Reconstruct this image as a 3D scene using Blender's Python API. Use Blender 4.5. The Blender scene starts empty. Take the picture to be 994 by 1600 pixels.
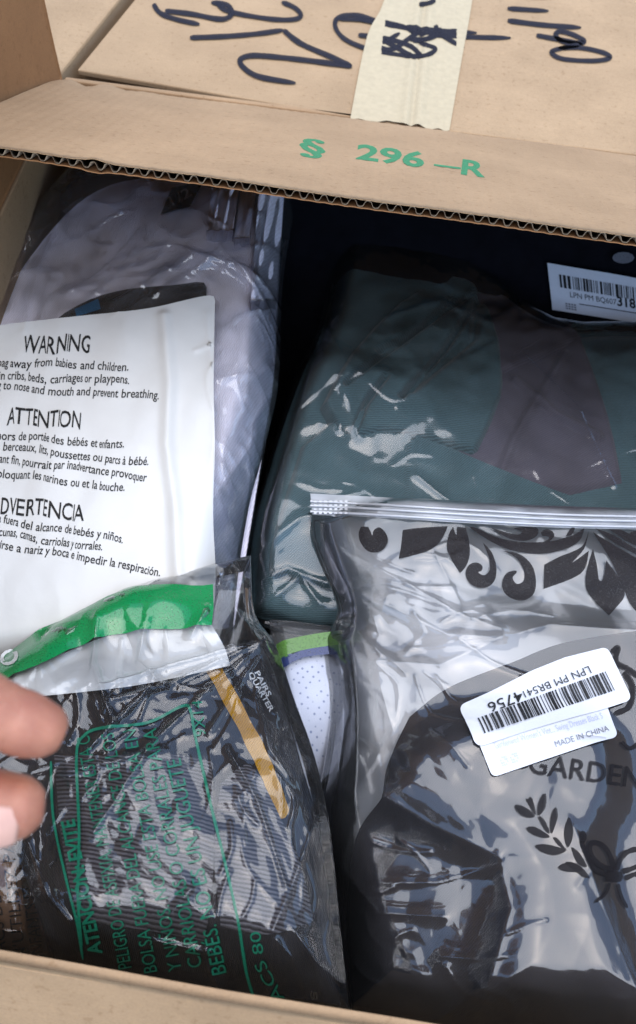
import bpy, bmesh, math, random
import numpy as np
from mathutils import Vector, Matrix
from mathutils.geometry import tessellate_polygon

SC = bpy.context.scene
COL = SC.collection
random.seed(7)
# ------------------------------------------------------------------ camera, sky, sun, exposure
W0, H0, FPX = 994.0, 1600.0, 1444.0
CAMH = 0.40                                   # lens height over the rim of the box
TH, RO, YA = math.radians(57), math.radians(8.5), math.radians(-0.3)

def cam_axes():
    Y = np.array([0, math.sin(TH), math.cos(TH)]); Z = np.array([0, math.cos(TH), -math.sin(TH)]); X = np.array([1., 0, 0])
    X2 = math.cos(YA) * X - math.sin(YA) * Y; Y2 = math.sin(YA) * X + math.cos(YA) * Y
    R = np.array([[math.cos(RO), math.sin(RO), 0], [-math.sin(RO), math.cos(RO), 0], [0, 0, 1]])
    return np.stack([R @ X2, R @ Y2, R @ Z], 1)
CM = cam_axes()                               # columns: the world axes seen from the camera
EYE = np.array([0, 0, CAMH])
cd = bpy.data.cameras.new('camera'); cam = bpy.data.objects.new('camera', cd); COL.objects.link(cam)
right, up, fwd = CM[0], CM[1], CM[2]
cam.matrix_world = Matrix(((right[0], up[0], -fwd[0], 0), (right[1], up[1], -fwd[1], 0), (right[2], up[2], -fwd[2], CAMH), (0, 0, 0, 1)))
cd.sensor_fit = 'VERTICAL'; cd.sensor_height = 36.0; cd.lens = FPX / H0 * 36.0
cd.clip_start = 0.01; cd.clip_end = 500
cd.dof.use_dof = True; cd.dof.focus_distance = 0.50; cd.dof.aperture_fstop = cd.lens / 3.0
SC.camera = cam
SUN_EL, SUN_AZ = math.radians(82), math.radians(187)      # azimuth clockwise from +Y
w = bpy.data.worlds.new('World'); SC.world = w; w.use_nodes = True
nt = w.node_tree; nt.nodes.clear()
sky = nt.nodes.new('ShaderNodeTexSky'); sky.sky_type = 'NISHITA'; sky.sun_disc = False
sky.sun_elevation = SUN_EL; sky.sun_rotation = SUN_AZ; sky.dust_density = 1.0; sky.air_density = 1.0; sky.ozone_density = 1.0
bg = nt.nodes.new('ShaderNodeBackground'); bg.inputs['Strength'].default_value = 0.15
out = nt.nodes.new('ShaderNodeOutputWorld')
nt.links.new(sky.outputs[0], bg.inputs['Color']); nt.links.new(bg.outputs[0], out.inputs[0])
sd = bpy.data.lights.new('sun', 'SUN'); sd.energy = 1.5; sd.angle = math.radians(82); sd.color = (1, .99, .97)
so = bpy.data.objects.new('sun', sd); COL.objects.link(so)
sdir = Vector((math.sin(SUN_AZ) * math.cos(SUN_EL), math.cos(SUN_AZ) * math.cos(SUN_EL), math.sin(SUN_EL)))
so.rotation_euler = sdir.to_track_quat('Z', 'Y').to_euler()
vs = SC.view_settings; vs.view_transform = 'Standard'; vs.look = 'None'; vs.gamma = 1; vs.exposure = 1.3; vs.use_curve_mapping = False
SC.render.engine = 'CYCLES'
SC.cycles.max_bounces = 12; SC.cycles.transparent_max_bounces = 32; SC.cycles.diffuse_bounces = 5; SC.cycles.glossy_bounces = 5
SC.cycles.use_denoising = True; SC.cycles.sample_clamp_indirect = 6; SC.cycles.caustics_reflective = False

def ray(px, py):
    px = np.asarray(px, float); py = np.asarray(py, float)
    d = np.stack([(px - W0 / 2) / FPX, (H0 / 2 - py) / FPX, np.ones_like(px)], -1)
    return d @ CM
def at_depth(px, py, d):
    return EYE + ray(px, py) * d
def on_plane(px, py, O, N):
    r = ray(px, py); k = ((O - EYE) @ N) / (r @ N)
    return EYE + r * np.asarray(k)[..., None]
def at_z(px, py, z):
    return on_plane(px, py, np.array([0, 0, z]), np.array([0, 0, 1.]))

# ------------------------------------------------------------------ numpy noise
def _h(ix, iy, seed):
    n = (ix.astype(np.int64) * 374761393 + iy.astype(np.int64) * 668265263 + seed * 1442695041) & 0x7fffffff
    n = ((n ^ (n >> 13)) * 1274126177) & 0x7fffffff
    return ((n ^ (n >> 16)) & 0xffff) / 65535.0
def noise(u, v, seed=0):                       # gradient noise, about -0.7..0.7
    x0 = np.floor(u); y0 = np.floor(v); fx = u - x0; fy = v - y0
    sx = fx * fx * fx * (fx * (fx * 6 - 15) + 10); sy = fy * fy * fy * (fy * (fy * 6 - 15) + 10)
    def g(dx, dy):
        a = _h(x0 + dx, y0 + dy, seed) * 2 * math.pi
        return np.cos(a) * (fx - dx) + np.sin(a) * (fy - dy)
    return (g(0, 0) * (1 - sx) + g(1, 0) * sx) * (1 - sy) + (g(0, 1) * (1 - sx) + g(1, 1) * sx) * sy
def crumple(u, v, size, seed, octs=3, stretch=(1, 1), ang=0.0):
    c, s = math.cos(ang), math.sin(ang)
    a = (u * c + v * s) * stretch[0] / size; b = (-u * s + v * c) * stretch[1] / size
    a2 = a + .6 * noise(a * .7, b * .7, seed + 90); b2 = b + .6 * noise(a * .7 + 9, b * .7, seed + 91)
    h = 0; amp = 1.0
    for i in range(octs):
        f = 1.9 ** i
        h = h + amp * (0.28 - np.abs(noise(a2 * f + 3.1 * i, b2 * f, seed + i)))
        amp *= .5
    return h
def facet(u, v, size, seed, octs=2, stretch=(1, 1), ang=0.0):   # flat facets meeting in sharp creases
    c, s_ = math.cos(ang), math.sin(ang)
    a = (u * c + v * s_) * stretch[0] / size; b = (-u * s_ + v * c) * stretch[1] / size
    a, b = a + .55 * noise(a * .8 + 5, b * .8, seed + 70), b + .55 * noise(a * .8, b * .8 + 7, seed + 71)
    h = 0; amp = 1.0
    for i in range(octs):
        f = 2.3 ** i; x = a * f + 1.7 * i; y = b * f
        sk = (x + y) * .366; ix = np.floor(x + sk); iy = np.floor(y + sk); fx = x + sk - ix; fy = y + sk - iy
        w = fx > fy; h0 = _h(ix, iy, seed + i); h3 = _h(ix + 1, iy + 1, seed + i); h1 = np.where(w, _h(ix + 1, iy, seed + i), _h(ix, iy + 1, seed + i))
        p = np.maximum(fx, fy); q = np.minimum(fx, fy)
        h = h + amp * (h0 * (1 - p) + h1 * (p - q) + h3 * q - .5); amp *= .42
    return h
def seg_dist(u, v, P, closed=False):
    P = np.asarray(P, float); d = np.full(np.shape(u), 1e9)
    n = len(P) if closed else len(P) - 1
    for i in range(n):
        a = P[i]; b = P[(i + 1) % len(P)]; ab = b - a; L = ab @ ab + 1e-12
        t = np.clip(((u - a[0]) * ab[0] + (v - a[1]) * ab[1]) / L, 0, 1)
        d = np.minimum(d, np.hypot(u - a[0] - t * ab[0], v - a[1] - t * ab[1]))
    return d
def inside(u, v, P):
    P = np.asarray(P); c = np.zeros(np.shape(u), bool); j = len(P) - 1
    for i in range(len(P)):
        xi, yi = P[i]; xj, yj = P[j]
        m = ((yi > v) != (yj > v)) & (u < (xj - xi) * (v - yi) / (yj - yi + 1e-15) + xi)
        c ^= m; j = i
    return c
def cr(pts, n=8, closed=False):                # Catmull-Rom through points
    P = np.asarray(pts, float); m = len(P); o = []
    rng = range(m) if closed else range(m - 1)
    for i in rng:
        if closed: p0, p1, p2, p3 = P[i - 1], P[i], P[(i + 1) % m], P[(i + 2) % m]
        else: p0, p1, p2, p3 = P[max(i - 1, 0)], P[i], P[i + 1], P[min(i + 2, m - 1)]
        for k in range(n):
            t = k / n
            o.append(.5 * (2 * p1 + (p2 - p0) * t + (2 * p0 - 5 * p1 + 4 * p2 - p3) * t * t + (3 * p1 - p0 - 3 * p2 + p3) * t ** 3))
    if not closed: o.append(P[-1])
    return np.array(o)
def resample(P, n):
    P = np.asarray(P, float); L = np.r_[0, np.cumsum(np.hypot(*np.diff(P, axis=0).T))]
    t = np.linspace(0, L[-1], n)
    return np.stack([np.interp(t, L, P[:, 0]), np.interp(t, L, P[:, 1])], 1)
def coons(top, right_, bottom, left, nu, nv):
    T = resample(top, nu); B = resample(bottom, nu); L = resample(left, nv); R = resample(right_, nv)
    s = np.linspace(0, 1, nu)[None, :, None]; t = np.linspace(0, 1, nv)[:, None, None]
    return ((1 - t) * T[None] + t * B[None] + (1 - s) * L[:, None] + s * R[:, None]
            - ((1 - s) * (1 - t) * T[0] + s * (1 - t) * T[-1] + (1 - s) * t * B[0] + s * t * B[-1]))

# ------------------------------------------------------------------ object helpers
def link(name, me, mat=None, parent=None):
    o = bpy.data.objects.new(name, me); COL.objects.link(o)
    if mat is not None and len(me.materials) == 0: me.materials.append(mat)
    if parent is not None:
        o.parent = parent; off = parent.location.copy() if parent.parent is None else Vector((0, 0, 0))
        o.matrix_parent_inverse = Matrix.Translation(-off)
    return o
def tag(o, label=None, cat=None, group=None, kind=None):
    for k, v in (('label', label), ('category', cat), ('group', group), ('kind', kind)):
        if v: o[k] = v
    return o
def thing(name, label, cat, loc, group=None):
    o = bpy.data.objects.new(name, None); COL.objects.link(o); o.location = Vector(tuple(float(x) for x in loc)); o.empty_display_size = .02
    return tag(o, label, cat, group)
def np_mesh(name, V, Fq, smooth=True, uv=None):
    V = np.asarray(V, float); Fq = np.asarray(Fq)
    me = bpy.data.meshes.new(name); k = Fq.shape[1]
    me.vertices.add(len(V)); me.vertices.foreach_set('co', V.ravel())
    me.loops.add(Fq.size); me.loops.foreach_set('vertex_index', Fq.ravel().astype(np.int32))
    me.polygons.add(len(Fq)); me.polygons.foreach_set('loop_start', np.arange(0, Fq.size, k, dtype=np.int32))
    me.polygons.foreach_set('loop_total', np.full(len(Fq), k, np.int32))
    me.polygons.foreach_set('use_smooth', np.full(len(Fq), smooth))
    if uv is not None:
        l = me.uv_layers.new(name='UVMap'); l.data.foreach_set('uv', np.asarray(uv)[Fq.ravel()].ravel())
    me.update(calc_edges=True); me.validate()
    return me
def grid_faces(nu, nv, off=0, flip=False):
    i = (np.arange(nv - 1)[:, None] * nu + np.arange(nu - 1)[None]).ravel() + off
    q = np.stack([i, i + nu, i + nu + 1, i + 1], 1)
    return q[:, ::-1] if flip else q
def py_mesh(name, verts, faces, smooth=False):
    me = bpy.data.meshes.new(name); me.from_pydata([tuple(map(float, v)) for v in verts], [], faces)
    if smooth:
        for p in me.polygons: p.use_smooth = True
    me.update(); return me
def bm_box(bm, p, ex, ey, ez, a, b, c):        # box from corner p along axes
    p, ex, ey, ez = map(np.asarray, (p, ex, ey, ez)); vs_ = []
    for k in (0, 1):
        for j in (0, 1):
            for i in (0, 1):
                vs_.append(bm.verts.new(tuple(p + ex * a * i + ey * b * j + ez * c * k)))
    for f in ((0, 2, 3, 1), (4, 5, 7, 6), (0, 1, 5, 4), (2, 6, 7, 3), (0, 4, 6, 2), (1, 3, 7, 5)):
        bm.faces.new([vs_[i] for i in f])
def bm_done(bm, name, bevel=0):
    bmesh.ops.recalc_face_normals(bm, faces=bm.faces)
    if bevel: bmesh.ops.bevel(bm, geom=bm.edges[:], offset=bevel, segments=2, affect='EDGES', profile=.5)
    me = bpy.data.meshes.new(name); bm.to_mesh(me); bm.free(); return me

class Sheet:
    """A lying sheet: a tilted base plane through real points, an outline on it and a height over it."""
    def __init__(s, z0, outline_px, sy=0.0, sx=0.0, yc=0.3, rise=.03, roll=.04, power=2.0):
        s.N = np.array([-sx, -sy, 1.]); s.N /= np.linalg.norm(s.N)
        s.O = np.array([0, yc, z0])
        s.U = np.array([1., 0, sx]); s.U /= np.linalg.norm(s.U); s.V = np.cross(s.N, s.U)
        s.edge = outline_px; s.rise, s.roll, s.power = rise, roll, power
        s.bumps = []; s.creases = []; s.wr = []; s.plats = []; s.calm = []; s.ramps = []; s.outl = None
        if outline_px is not None:
            s.sides = [cr(e, 6) for e in outline_px]
            T, R, B, L = [s.uv0(e) for e in s.sides]
            s.suv = (T, R, B, L)
            s.outl = np.concatenate([T, R[1:], B[::-1][1:], L[::-1][1:-1]])[::2]
    def uv0(s, P, h=0.0):
        P = np.asarray(P, float); q = on_plane(P[..., 0], P[..., 1], s.O, s.N) if np.isscalar(h) and h == 0 else s._hit(P, h)
        d = q - s.O; return np.stack([d @ s.U, d @ s.V], -1)
    def _hit(s, P, h):
        r = ray(P[..., 0], P[..., 1]); k = (((s.O - EYE) @ s.N) + h) / (r @ s.N)
        return EYE + r * k[..., None]
    def uv(s, P, fn=None, off=0.0, it=5):       # where a sight line meets the risen surface
        P = np.asarray(P, float); fn = fn or s.smooth; q = s.uv0(P)
        for _ in range(it): q = s.uv0(P, fn(q[..., 0], q[..., 1]) + off)
        return q
    def pillow(s, u, v):
        if s.outl is None: return np.zeros(np.shape(u))
        d = np.clip(seg_dist(u, v, s.outl, True) / s.roll, 0, 1)
        d = np.where(inside(u, v, s.outl), d, 0)
        return s.rise * (1 - (1 - d) ** s.power) 
    def smooth(s, u, v):
        h = s.pillow(u, v)
        for (c, ru, rv, a, ang) in s.bumps:
            cu, cv = c; x = (u - cu) * math.cos(ang) + (v - cv) * math.sin(ang); y = -(u - cu) * math.sin(ang) + (v - cv) * math.cos(ang)
            h = h + a * np.exp(-(x / ru) ** 2 - (y / rv) ** 2)
        for (p, q, a) in s.ramps:
            d = q - p; t = np.clip(((u - p[0]) * d[0] + (v - p[1]) * d[1]) / (d @ d), 0, 1.2); h = h + a * t * t * (2 - t)
        for (P, a, wd) in s.plats:
            d = seg_dist(u, v, P, True) * np.where(inside(u, v, P), 1, -1); t = np.clip(d / wd * .5 + .5, 0, 1)
            h = h + a * t * t * (3 - 2 * t)
        return h
    def plateau(s, pts, a, wd):                 # a raised flat area with sloping sides
        s.plats.append((s.uv0(cr(pts, 4, True), s.rise * np.ones(len(pts) * 4)), a, wd))
    def bump(s, px, py, rpx, rpy, a, ang=0.0):   # a swelling at a place, radii in metres
        s.bumps.append((s.uv0((px, py)), rpx, rpy, a, ang))
    def crease(s, pts, a, wd):
        s.creases.append((s.uv0(np.asarray(pts, float), .0001 + s.rise * np.ones(len(pts))), a, wd))
    def glints(s, n, seed, box, length, ang, a=.0014, wd=.0011):   # fine hard wrinkles: short ridges in the film
        r = np.random.RandomState(seed)
        for _ in range(n):
            x = r.uniform(box[0], box[2]); y = r.uniform(box[1], box[3]); L = r.uniform(*length); t = math.radians(r.uniform(*ang)); k = r.uniform(-.25, .25) * L
            p = np.array([[x, y], [x + .5 * L * math.cos(t) - k * math.sin(t), y + .5 * L * math.sin(t) + k * math.cos(t)], [x + L * math.cos(t), y + L * math.sin(t)]])
            s.crease(cr(p, 3), a * r.uniform(.5, 1.3), wd * r.uniform(.7, 1.5))
    def film(s, u, v):
        h = s.smooth(u, v); m = np.clip(s.pillow(u, v) / (s.rise + 1e-9) * 1.5 + .15, 0, 1)
        for (c, r) in s.calm: m = m * (1 - .9 * np.exp(-(np.hypot(u - c[0], v - c[1]) / r) ** 4))
        w_ = 0
        for (amp, size, seed, octs, st, an) in s.wr: w_ = w_ + m * amp * (crumple(u, v, size, seed, octs, st, an) if octs > 0 else facet(u, v, size, seed, -octs, st, an))
        h = h + np.where(w_ < -.0025, -.0025 + .25 * (w_ + .0025), w_)
        for (P, a, wd) in s.creases:
            d = seg_dist(u, v, P); h = h + a * np.exp(-d / wd)
        return h
    def pt(s, u, v, h):
        return s.O + np.asarray(u)[..., None] * s.U + np.asarray(v)[..., None] * s.V + np.asarray(h)[..., None] * s.N

def sheet_mesh(S, name, fn, mat, parent, nu=200, nv=200, sides=None, back=None, skirt=None, off=0.0):
    """Grid over the outline; back: height function of a rear film; skirt: how far the sides go down."""
    if sides is None: g = coons(*S.suv, nu, nv)
    else: g = coons(*[S.uv(cr(e, 6), fn, off) for e in sides], nu, nv)
    u, v = g[..., 0], g[..., 1]
    V = S.pt(u, v, fn(u, v) + off).reshape(-1, 3); Fc = grid_faces(nu, nv); UV = g.reshape(-1, 2)
    ring = np.r_[np.arange(nu), (np.arange(1, nv) + 1) * nu - 1, (nv - 1) * nu + np.arange(nu - 2, -1, -1), np.arange(nv - 2, 0, -1) * nu]
    if back is not None:
        V2 = S.pt(u, v, back(u, v)).reshape(-1, 3); idx = np.arange(nu * nv) + nu * nv; idx[ring] = ring
        Fc = np.concatenate([Fc, idx[grid_faces(nu, nv, 0, True)]]); V = np.concatenate([V, V2]); UV = np.concatenate([UV, UV])
    if skirt is not None:
        n0 = len(V); r2 = np.roll(ring, -1)
        cen = V.mean(0); low = V[ring].copy(); low[:, 2] -= skirt; low[:, :2] += (cen[:2] - low[:, :2]) * .03
        V = np.concatenate([V, low]); k = np.arange(len(ring)) + n0; k2 = np.roll(k, -1)
        UV = np.concatenate([UV, UV[ring] + .01]); Fc = np.concatenate([Fc, np.stack([ring, r2, k2, k], 1)[:, ::-1]])
    me = np_mesh(name, V, Fc, True, UV)
    return link(name, me, mat, parent)

def conform(S, name, uvs, faces, mat, parent, off, fn=None, maxlen=.004, smooth=True):
    """Lay flat polygons given in sheet coordinates onto the sheet."""
    bm = bmesh.new(); vs_ = [bm.verts.new((float(a), float(b), 0)) for a, b in uvs]
    for f in faces:
        try: bm.faces.new([vs_[i] for i in f])
        except ValueError: pass
    bmesh.ops.triangulate(bm, faces=bm.faces[:])
    for _ in range(7):
        e = [x for x in bm.edges if x.calc_length() > maxlen]
        if not e: break
        bmesh.ops.subdivide_edges(bm, edges=e, cuts=1)
    bmesh.ops.triangulate(bm, faces=bm.faces[:])
    bm.normal_update()
    for f in bm.faces:
        if f.normal.z < 0: f.normal_flip()
    co = np.array([x.co[:] for x in bm.verts]); u, v = co[:, 0], co[:, 1]
    P = S.pt(u, v, (fn or S.film)(u, v) + off)
    for x, p in zip(bm.verts, P): x.co = p
    me = bpy.data.meshes.new(name); bm.to_mesh(me); bm.free()
    l = me.uv_layers.new(name='UVMap'); vi = np.empty(len(me.loops), np.int32); me.loops.foreach_get('vertex_index', vi)
    l.data.foreach_set('uv', co[vi][:, :2].ravel())
    for p in me.polygons: p.use_smooth = smooth
    return link(name, me, mat, parent)

def poly_decal(S, name, px, mat, parent, off, fn=None, smoothpts=0, ml=.004):
    P = cr(px, smoothpts, True) if smoothpts else np.asarray(px, float)
    uv = S.uv(P, fn or S.film)
    return conform(S, name, uv, tri_poly([uv]), mat, parent, off, fn, ml)
def tri_poly(loops):
    return [tuple(t) for t in tessellate_polygon([[Vector((float(a), float(b), 0)) for a, b in L] for L in loops])]
def outline(px, n):                             # closed spline; a point given twice is a sharp corner
    px = [tuple(p) for p in px]; m = len(px); cut = [i for i in range(m) if px[i] == px[(i + 1) % m]]
    if not cut: return cr(px, n, True)
    o = []
    for a, b in zip(cut, cut[1:] + [cut[0] + m]):
        seg = [px[k % m] for k in range(a + 1, b + 1)]
        o.append(cr(seg, n)[:-1] if len(seg) > 1 else np.array(seg, float))
    o = np.concatenate(o); keep = np.hypot(*(o - np.roll(o, 1, 0)).T) > .05
    return o[keep]
def polys_decal(S, name, plist, mat, parent, off, fn=None, n=6, ml=.004):
    uvs, faces = [], []
    for px in plist:
        P = outline(px, n) if n else np.asarray(px, float); uv = S.uv(P, fn or S.film); k = len(uvs)
        faces += [tuple(i + k for i in t) for t in tri_poly([uv])]; uvs += list(uv)
    return conform(S, name, uvs, faces, mat, parent, off, fn, ml)
def ribbon_px(pts, wd, n=6, taper=True):        # outline of a brush stroke in picture units
    P = cr(pts, n) if n else np.asarray(pts, float)
    d = np.gradient(P, axis=0); d /= np.linalg.norm(d, axis=1)[:, None] + 1e-9
    nn = np.stack([-d[:, 1], d[:, 0]], 1); ww = wd / 2.0 * (1 + .22 * noise(np.arange(len(P)) * .31 + P[0, 0], np.arange(len(P)) * 0 + P[0, 1], 77))
    if taper: ww[0] *= .6; ww[-1] *= .35; ww[-2] *= .75
    return P, nn, ww
def ribbons(S, name, strokes, wd, mat, parent, off, fn=None, n=6, maxlen=.006):
    uvs, faces = [], []
    for st in strokes:
        ptsl, w_ = (st, wd) if not isinstance(st, tuple) else st
        P, nn, ww = ribbon_px(ptsl, w_, n); A = S.uv(P + nn * ww[:, None], fn or S.film); B = S.uv(P - nn * ww[:, None], fn or S.film); k = len(uvs)
        uvs += list(A) + list(B); m = len(P)
        faces += [(k + i, k + i + 1, k + m + i + 1, k + m + i) for i in range(m - 1)]
    return conform(S, name, uvs, faces, mat, parent, off, fn, maxlen)
_tc = {}
def text_geo(s, bold=0.0):
    key = (s, bold)
    if key not in _tc:
        c = bpy.data.curves.new('lettering', 'FONT'); c.body = s; c.size = 1; c.resolution_u = 3; c.offset = bold; c.fill_mode = 'FRONT'
        o = bpy.data.objects.new('lettering', c); COL.objects.link(o)
        me = bpy.data.meshes.new_from_object(o)
        v = np.array([x.co[:2] for x in me.vertices]) if len(me.vertices) else np.zeros((0, 2))
        f = [tuple(p.vertices) for p in me.polygons]
        bpy.data.objects.remove(o); bpy.data.curves.remove(c); bpy.data.meshes.remove(me)
        _tc[key] = (v, f)
    return _tc[key]
def text_decal(S, name, s, p0, p1, hpx, mat, parent, off, fn=None, bold=0.0, shear=0.0, bend=None, maxlen=.004, warp=None):
    """Lettering from p0 to p1 (baseline), capital height hpx, laid on the sheet."""
    v, f = text_geo(s, bold); p0 = np.asarray(p0, float); p1 = np.asarray(p1, float)
    x = (v[:, 0] - v[:, 0].min()) / (v[:, 0].max() - v[:, 0].min()); y = v[:, 1] / .70
    if warp is not None: x = x + warp(x) * np.clip(np.minimum(x, 1 - x) * 12, 0, 1)
    d = p1 - p0; nrm = np.array([d[1], -d[0]]) / np.hypot(*d)
    P = p0 + x[:, None] * d + (y[:, None]) * hpx * nrm + (y * shear * hpx)[:, None] * d / np.hypot(*d)
    if bend is not None: P = P + bend(x)[:, None] * np.array([0, 1.])
    uv = S.uv(P, S.smooth if fn is None else fn)
    return conform(S, name, uv, f, mat, parent, off, fn, maxlen)

# ------------------------------------------------------------------ materials
def mat(name):
    m = bpy.data.materials.new(name); m.use_nodes = True; m.node_tree.nodes.clear(); return m, m.node_tree
def N(t, typ, **kw):
    n = t.nodes.new(typ)
    for k, v in kw.items():
        if k in n.inputs: n.inputs[k].default_value = v
        else: setattr(n, k, v)
    return n
def ramp(t, fac, stops):
    r = t.nodes.new('ShaderNodeValToRGB'); e = r.color_ramp.elements
    while len(e) < len(stops): e.new(.5)
    for x, (p, c) in zip(e, stops): x.position = p; x.color = (*c, 1) if len(c) == 3 else c
    t.links.new(fac, r.inputs[0]); return r
def card_mat(name, base, streak=(1, 0, 0)):
    m, t = mat(name); L = t.links.new
    co = N(t, 'ShaderNodeTexCoord'); mp = N(t, 'ShaderNodeMapping'); mp.inputs['Scale'].default_value = (1, 1, 1)
    L(co.outputs['Object'], mp.inputs[0])
    n1 = N(t, 'ShaderNodeTexNoise', Scale=900.0, Detail=4.0, Roughness=.7); L(mp.outputs[0], n1.inputs['Vector'])
    n2 = N(t, 'ShaderNodeTexNoise', Scale=14.0, Detail=5.0, Roughness=.6); L(mp.outputs[0], n2.inputs['Vector'])
    mp2 = N(t, 'ShaderNodeMapping'); mp2.inputs['Scale'].default_value = (60, 900, 900); L(co.outputs['Object'], mp2.inputs[0])
    n3 = N(t, 'ShaderNodeTexNoise', Scale=1.0, Detail=3.0); L(mp2.outputs[0], n3.inputs['Vector'])
    b = np.array(base)
    r1 = ramp(t, n1.outputs[0], [(.25, b * .86), (.5, b), (.75, b * 1.1)])
    r2 = ramp(t, n2.outputs[0], [(.3, (.84, .82, .80)), (.7, (1.07, 1.06, 1.05))])
    mx = N(t, 'ShaderNodeMix', data_type='RGBA', blend_type='MULTIPLY'); mx.inputs[0].default_value = 1
    L(r1.outputs[0], mx.inputs[6]); L(r2.outputs[0], mx.inputs[7])
    r3 = ramp(t, n3.outputs[0], [(.35, (.975, .97, .965)), (.65, (1.015, 1.015, 1.015))])
    mx2 = N(t, 'ShaderNodeMix', data_type='RGBA', blend_type='MULTIPLY'); mx2.inputs[0].default_value = 1
    L(mx.outputs[2], mx2.inputs[6]); L(r3.outputs[0], mx2.inputs[7])
    n5 = N(t, 'ShaderNodeTexNoise', Scale=260.0, Detail=2.0, Roughness=.55); L(mp.outputs[0], n5.inputs['Vector'])
    r5 = ramp(t, n5.outputs[0], [(.30, (1.06, 1.05, 1.03)), (.42, (1, 1, 1)), (.60, (1, 1, 1)), (.72, (.84, .81, .77))])
    mx3 = N(t, 'ShaderNodeMix', data_type='RGBA', blend_type='MULTIPLY'); mx3.inputs[0].default_value = 1
    L(mx2.outputs[2], mx3.inputs[6]); L(r5.outputs[0], mx3.inputs[7]); mx2 = mx3
    p = N(t, 'ShaderNodeBsdfPrincipled', Roughness=.78); p.inputs['Specular IOR Level'].default_value = .25
    bp = N(t, 'ShaderNodeBump', Strength=.25, Distance=.0006); L(n1.outputs[0], bp.inputs['Height']); L(bp.outputs[0], p.inputs['Normal'])
    L(mx2.outputs[2], p.inputs['Base Color']); o = N(t, 'ShaderNodeOutputMaterial'); L(p.outputs[0], o.inputs[0]); return m
def plain_mat(name, col, rough=.6, spec=.4, nscale=300, namt=.12, bump=0.0, sss=0):
    m, t = mat(name); L = t.links.new; co = N(t, 'ShaderNodeTexCoord'); c = np.array(col)
    n = N(t, 'ShaderNodeTexNoise', Scale=float(nscale), Detail=4.0); L(co.outputs['Object'], n.inputs['Vector'])
    r = ramp(t, n.outputs[0], [(.3, c * (1 - namt)), (.7, np.minimum(c * (1 + namt), 1))])
    p = N(t, 'ShaderNodeBsdfPrincipled', Roughness=rough); p.inputs['Specular IOR Level'].default_value = spec
    L(r.outputs[0], p.inputs['Base Color'])
    if bump:
        b = N(t, 'ShaderNodeBump', Strength=.5, Distance=bump); L(n.outputs[0], b.inputs['Height']); L(b.outputs[0], p.inputs['Normal'])
    o = N(t, 'ShaderNodeOutputMaterial'); L(p.outputs[0], o.inputs[0]); return m
def cloth_mat(name, col, kind='twill', pitch=.0011, contrast=.35, ang=0.6, sheen=.15, col2=None, bump=.0004):
    m, t = mat(name); L = t.links.new; c = np.array(col); c2 = np.array(col2) if col2 is not None else c * (1 - contrast)
    uv = N(t, 'ShaderNodeUVMap'); mp = N(t, 'ShaderNodeMapping'); mp.inputs['Rotation'].default_value = (0, 0, ang); L(uv.outputs[0], mp.inputs[0])
    wv = N(t, 'ShaderNodeTexWave', wave_type='BANDS', bands_direction='X'); wv.inputs['Scale'].default_value = 1 / pitch / 3.18
    wv.inputs['Distortion'].default_value = 2.2 if kind != 'rib' else 1.6; wv.inputs['Detail'].default_value = 2; wv.inputs['Detail Scale'].default_value = 2.5 if kind != 'rib' else 1.6
    L(mp.outputs[0], wv.inputs['Vector'])
    n = N(t, 'ShaderNodeTexNoise', Scale=1500.0, Detail=3.0); L(uv.outputs[0], n.inputs['Vector'])
    n2 = N(t, 'ShaderNodeTexNoise', Scale=30.0, Detail=4.0); L(uv.outputs[0], n2.inputs['Vector'])
    ad = N(t, 'ShaderNodeMath', operation='MULTIPLY_ADD'); L(n.outputs[0], ad.inputs[0]); ad.inputs[1].default_value = .7; 
    sb = N(t, 'ShaderNodeMath', operation='ADD'); L(wv.outputs[1] if False else wv.outputs['Fac'], sb.inputs[0]); sb.inputs[1].default_value = -.35; L(sb.outputs[0], ad.inputs[2])
    r = ramp(t, ad.outputs[0], [(.15, c2), (.85, c)])
    r2 = ramp(t, n2.outputs[0], [(.3, (.85, .85, .85)), (.7, (1.1, 1.1, 1.1))])
    mx = N(t, 'ShaderNodeMix', data_type='RGBA', blend_type='MULTIPLY'); mx.inputs[0].default_value = 1; L(r.outputs[0], mx.inputs[6]); L(r2.outputs[0], mx.inputs[7])
    p = N(t, 'ShaderNodeBsdfPrincipled', Roughness=.85); p.inputs['Specular IOR Level'].default_value = .15; p.inputs['Sheen Weight'].default_value = sheen
    L(mx.outputs[2], p.inputs['Base Color'])
    b = N(t, 'ShaderNodeBump', Strength=.6, Distance=bump); L(ad.outputs[0], b.inputs['Height']); L(b.outputs[0], p.inputs['Normal'])
    o = N(t, 'ShaderNodeOutputMaterial'); L(p.outputs[0], o.inputs[0]); return m
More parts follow.
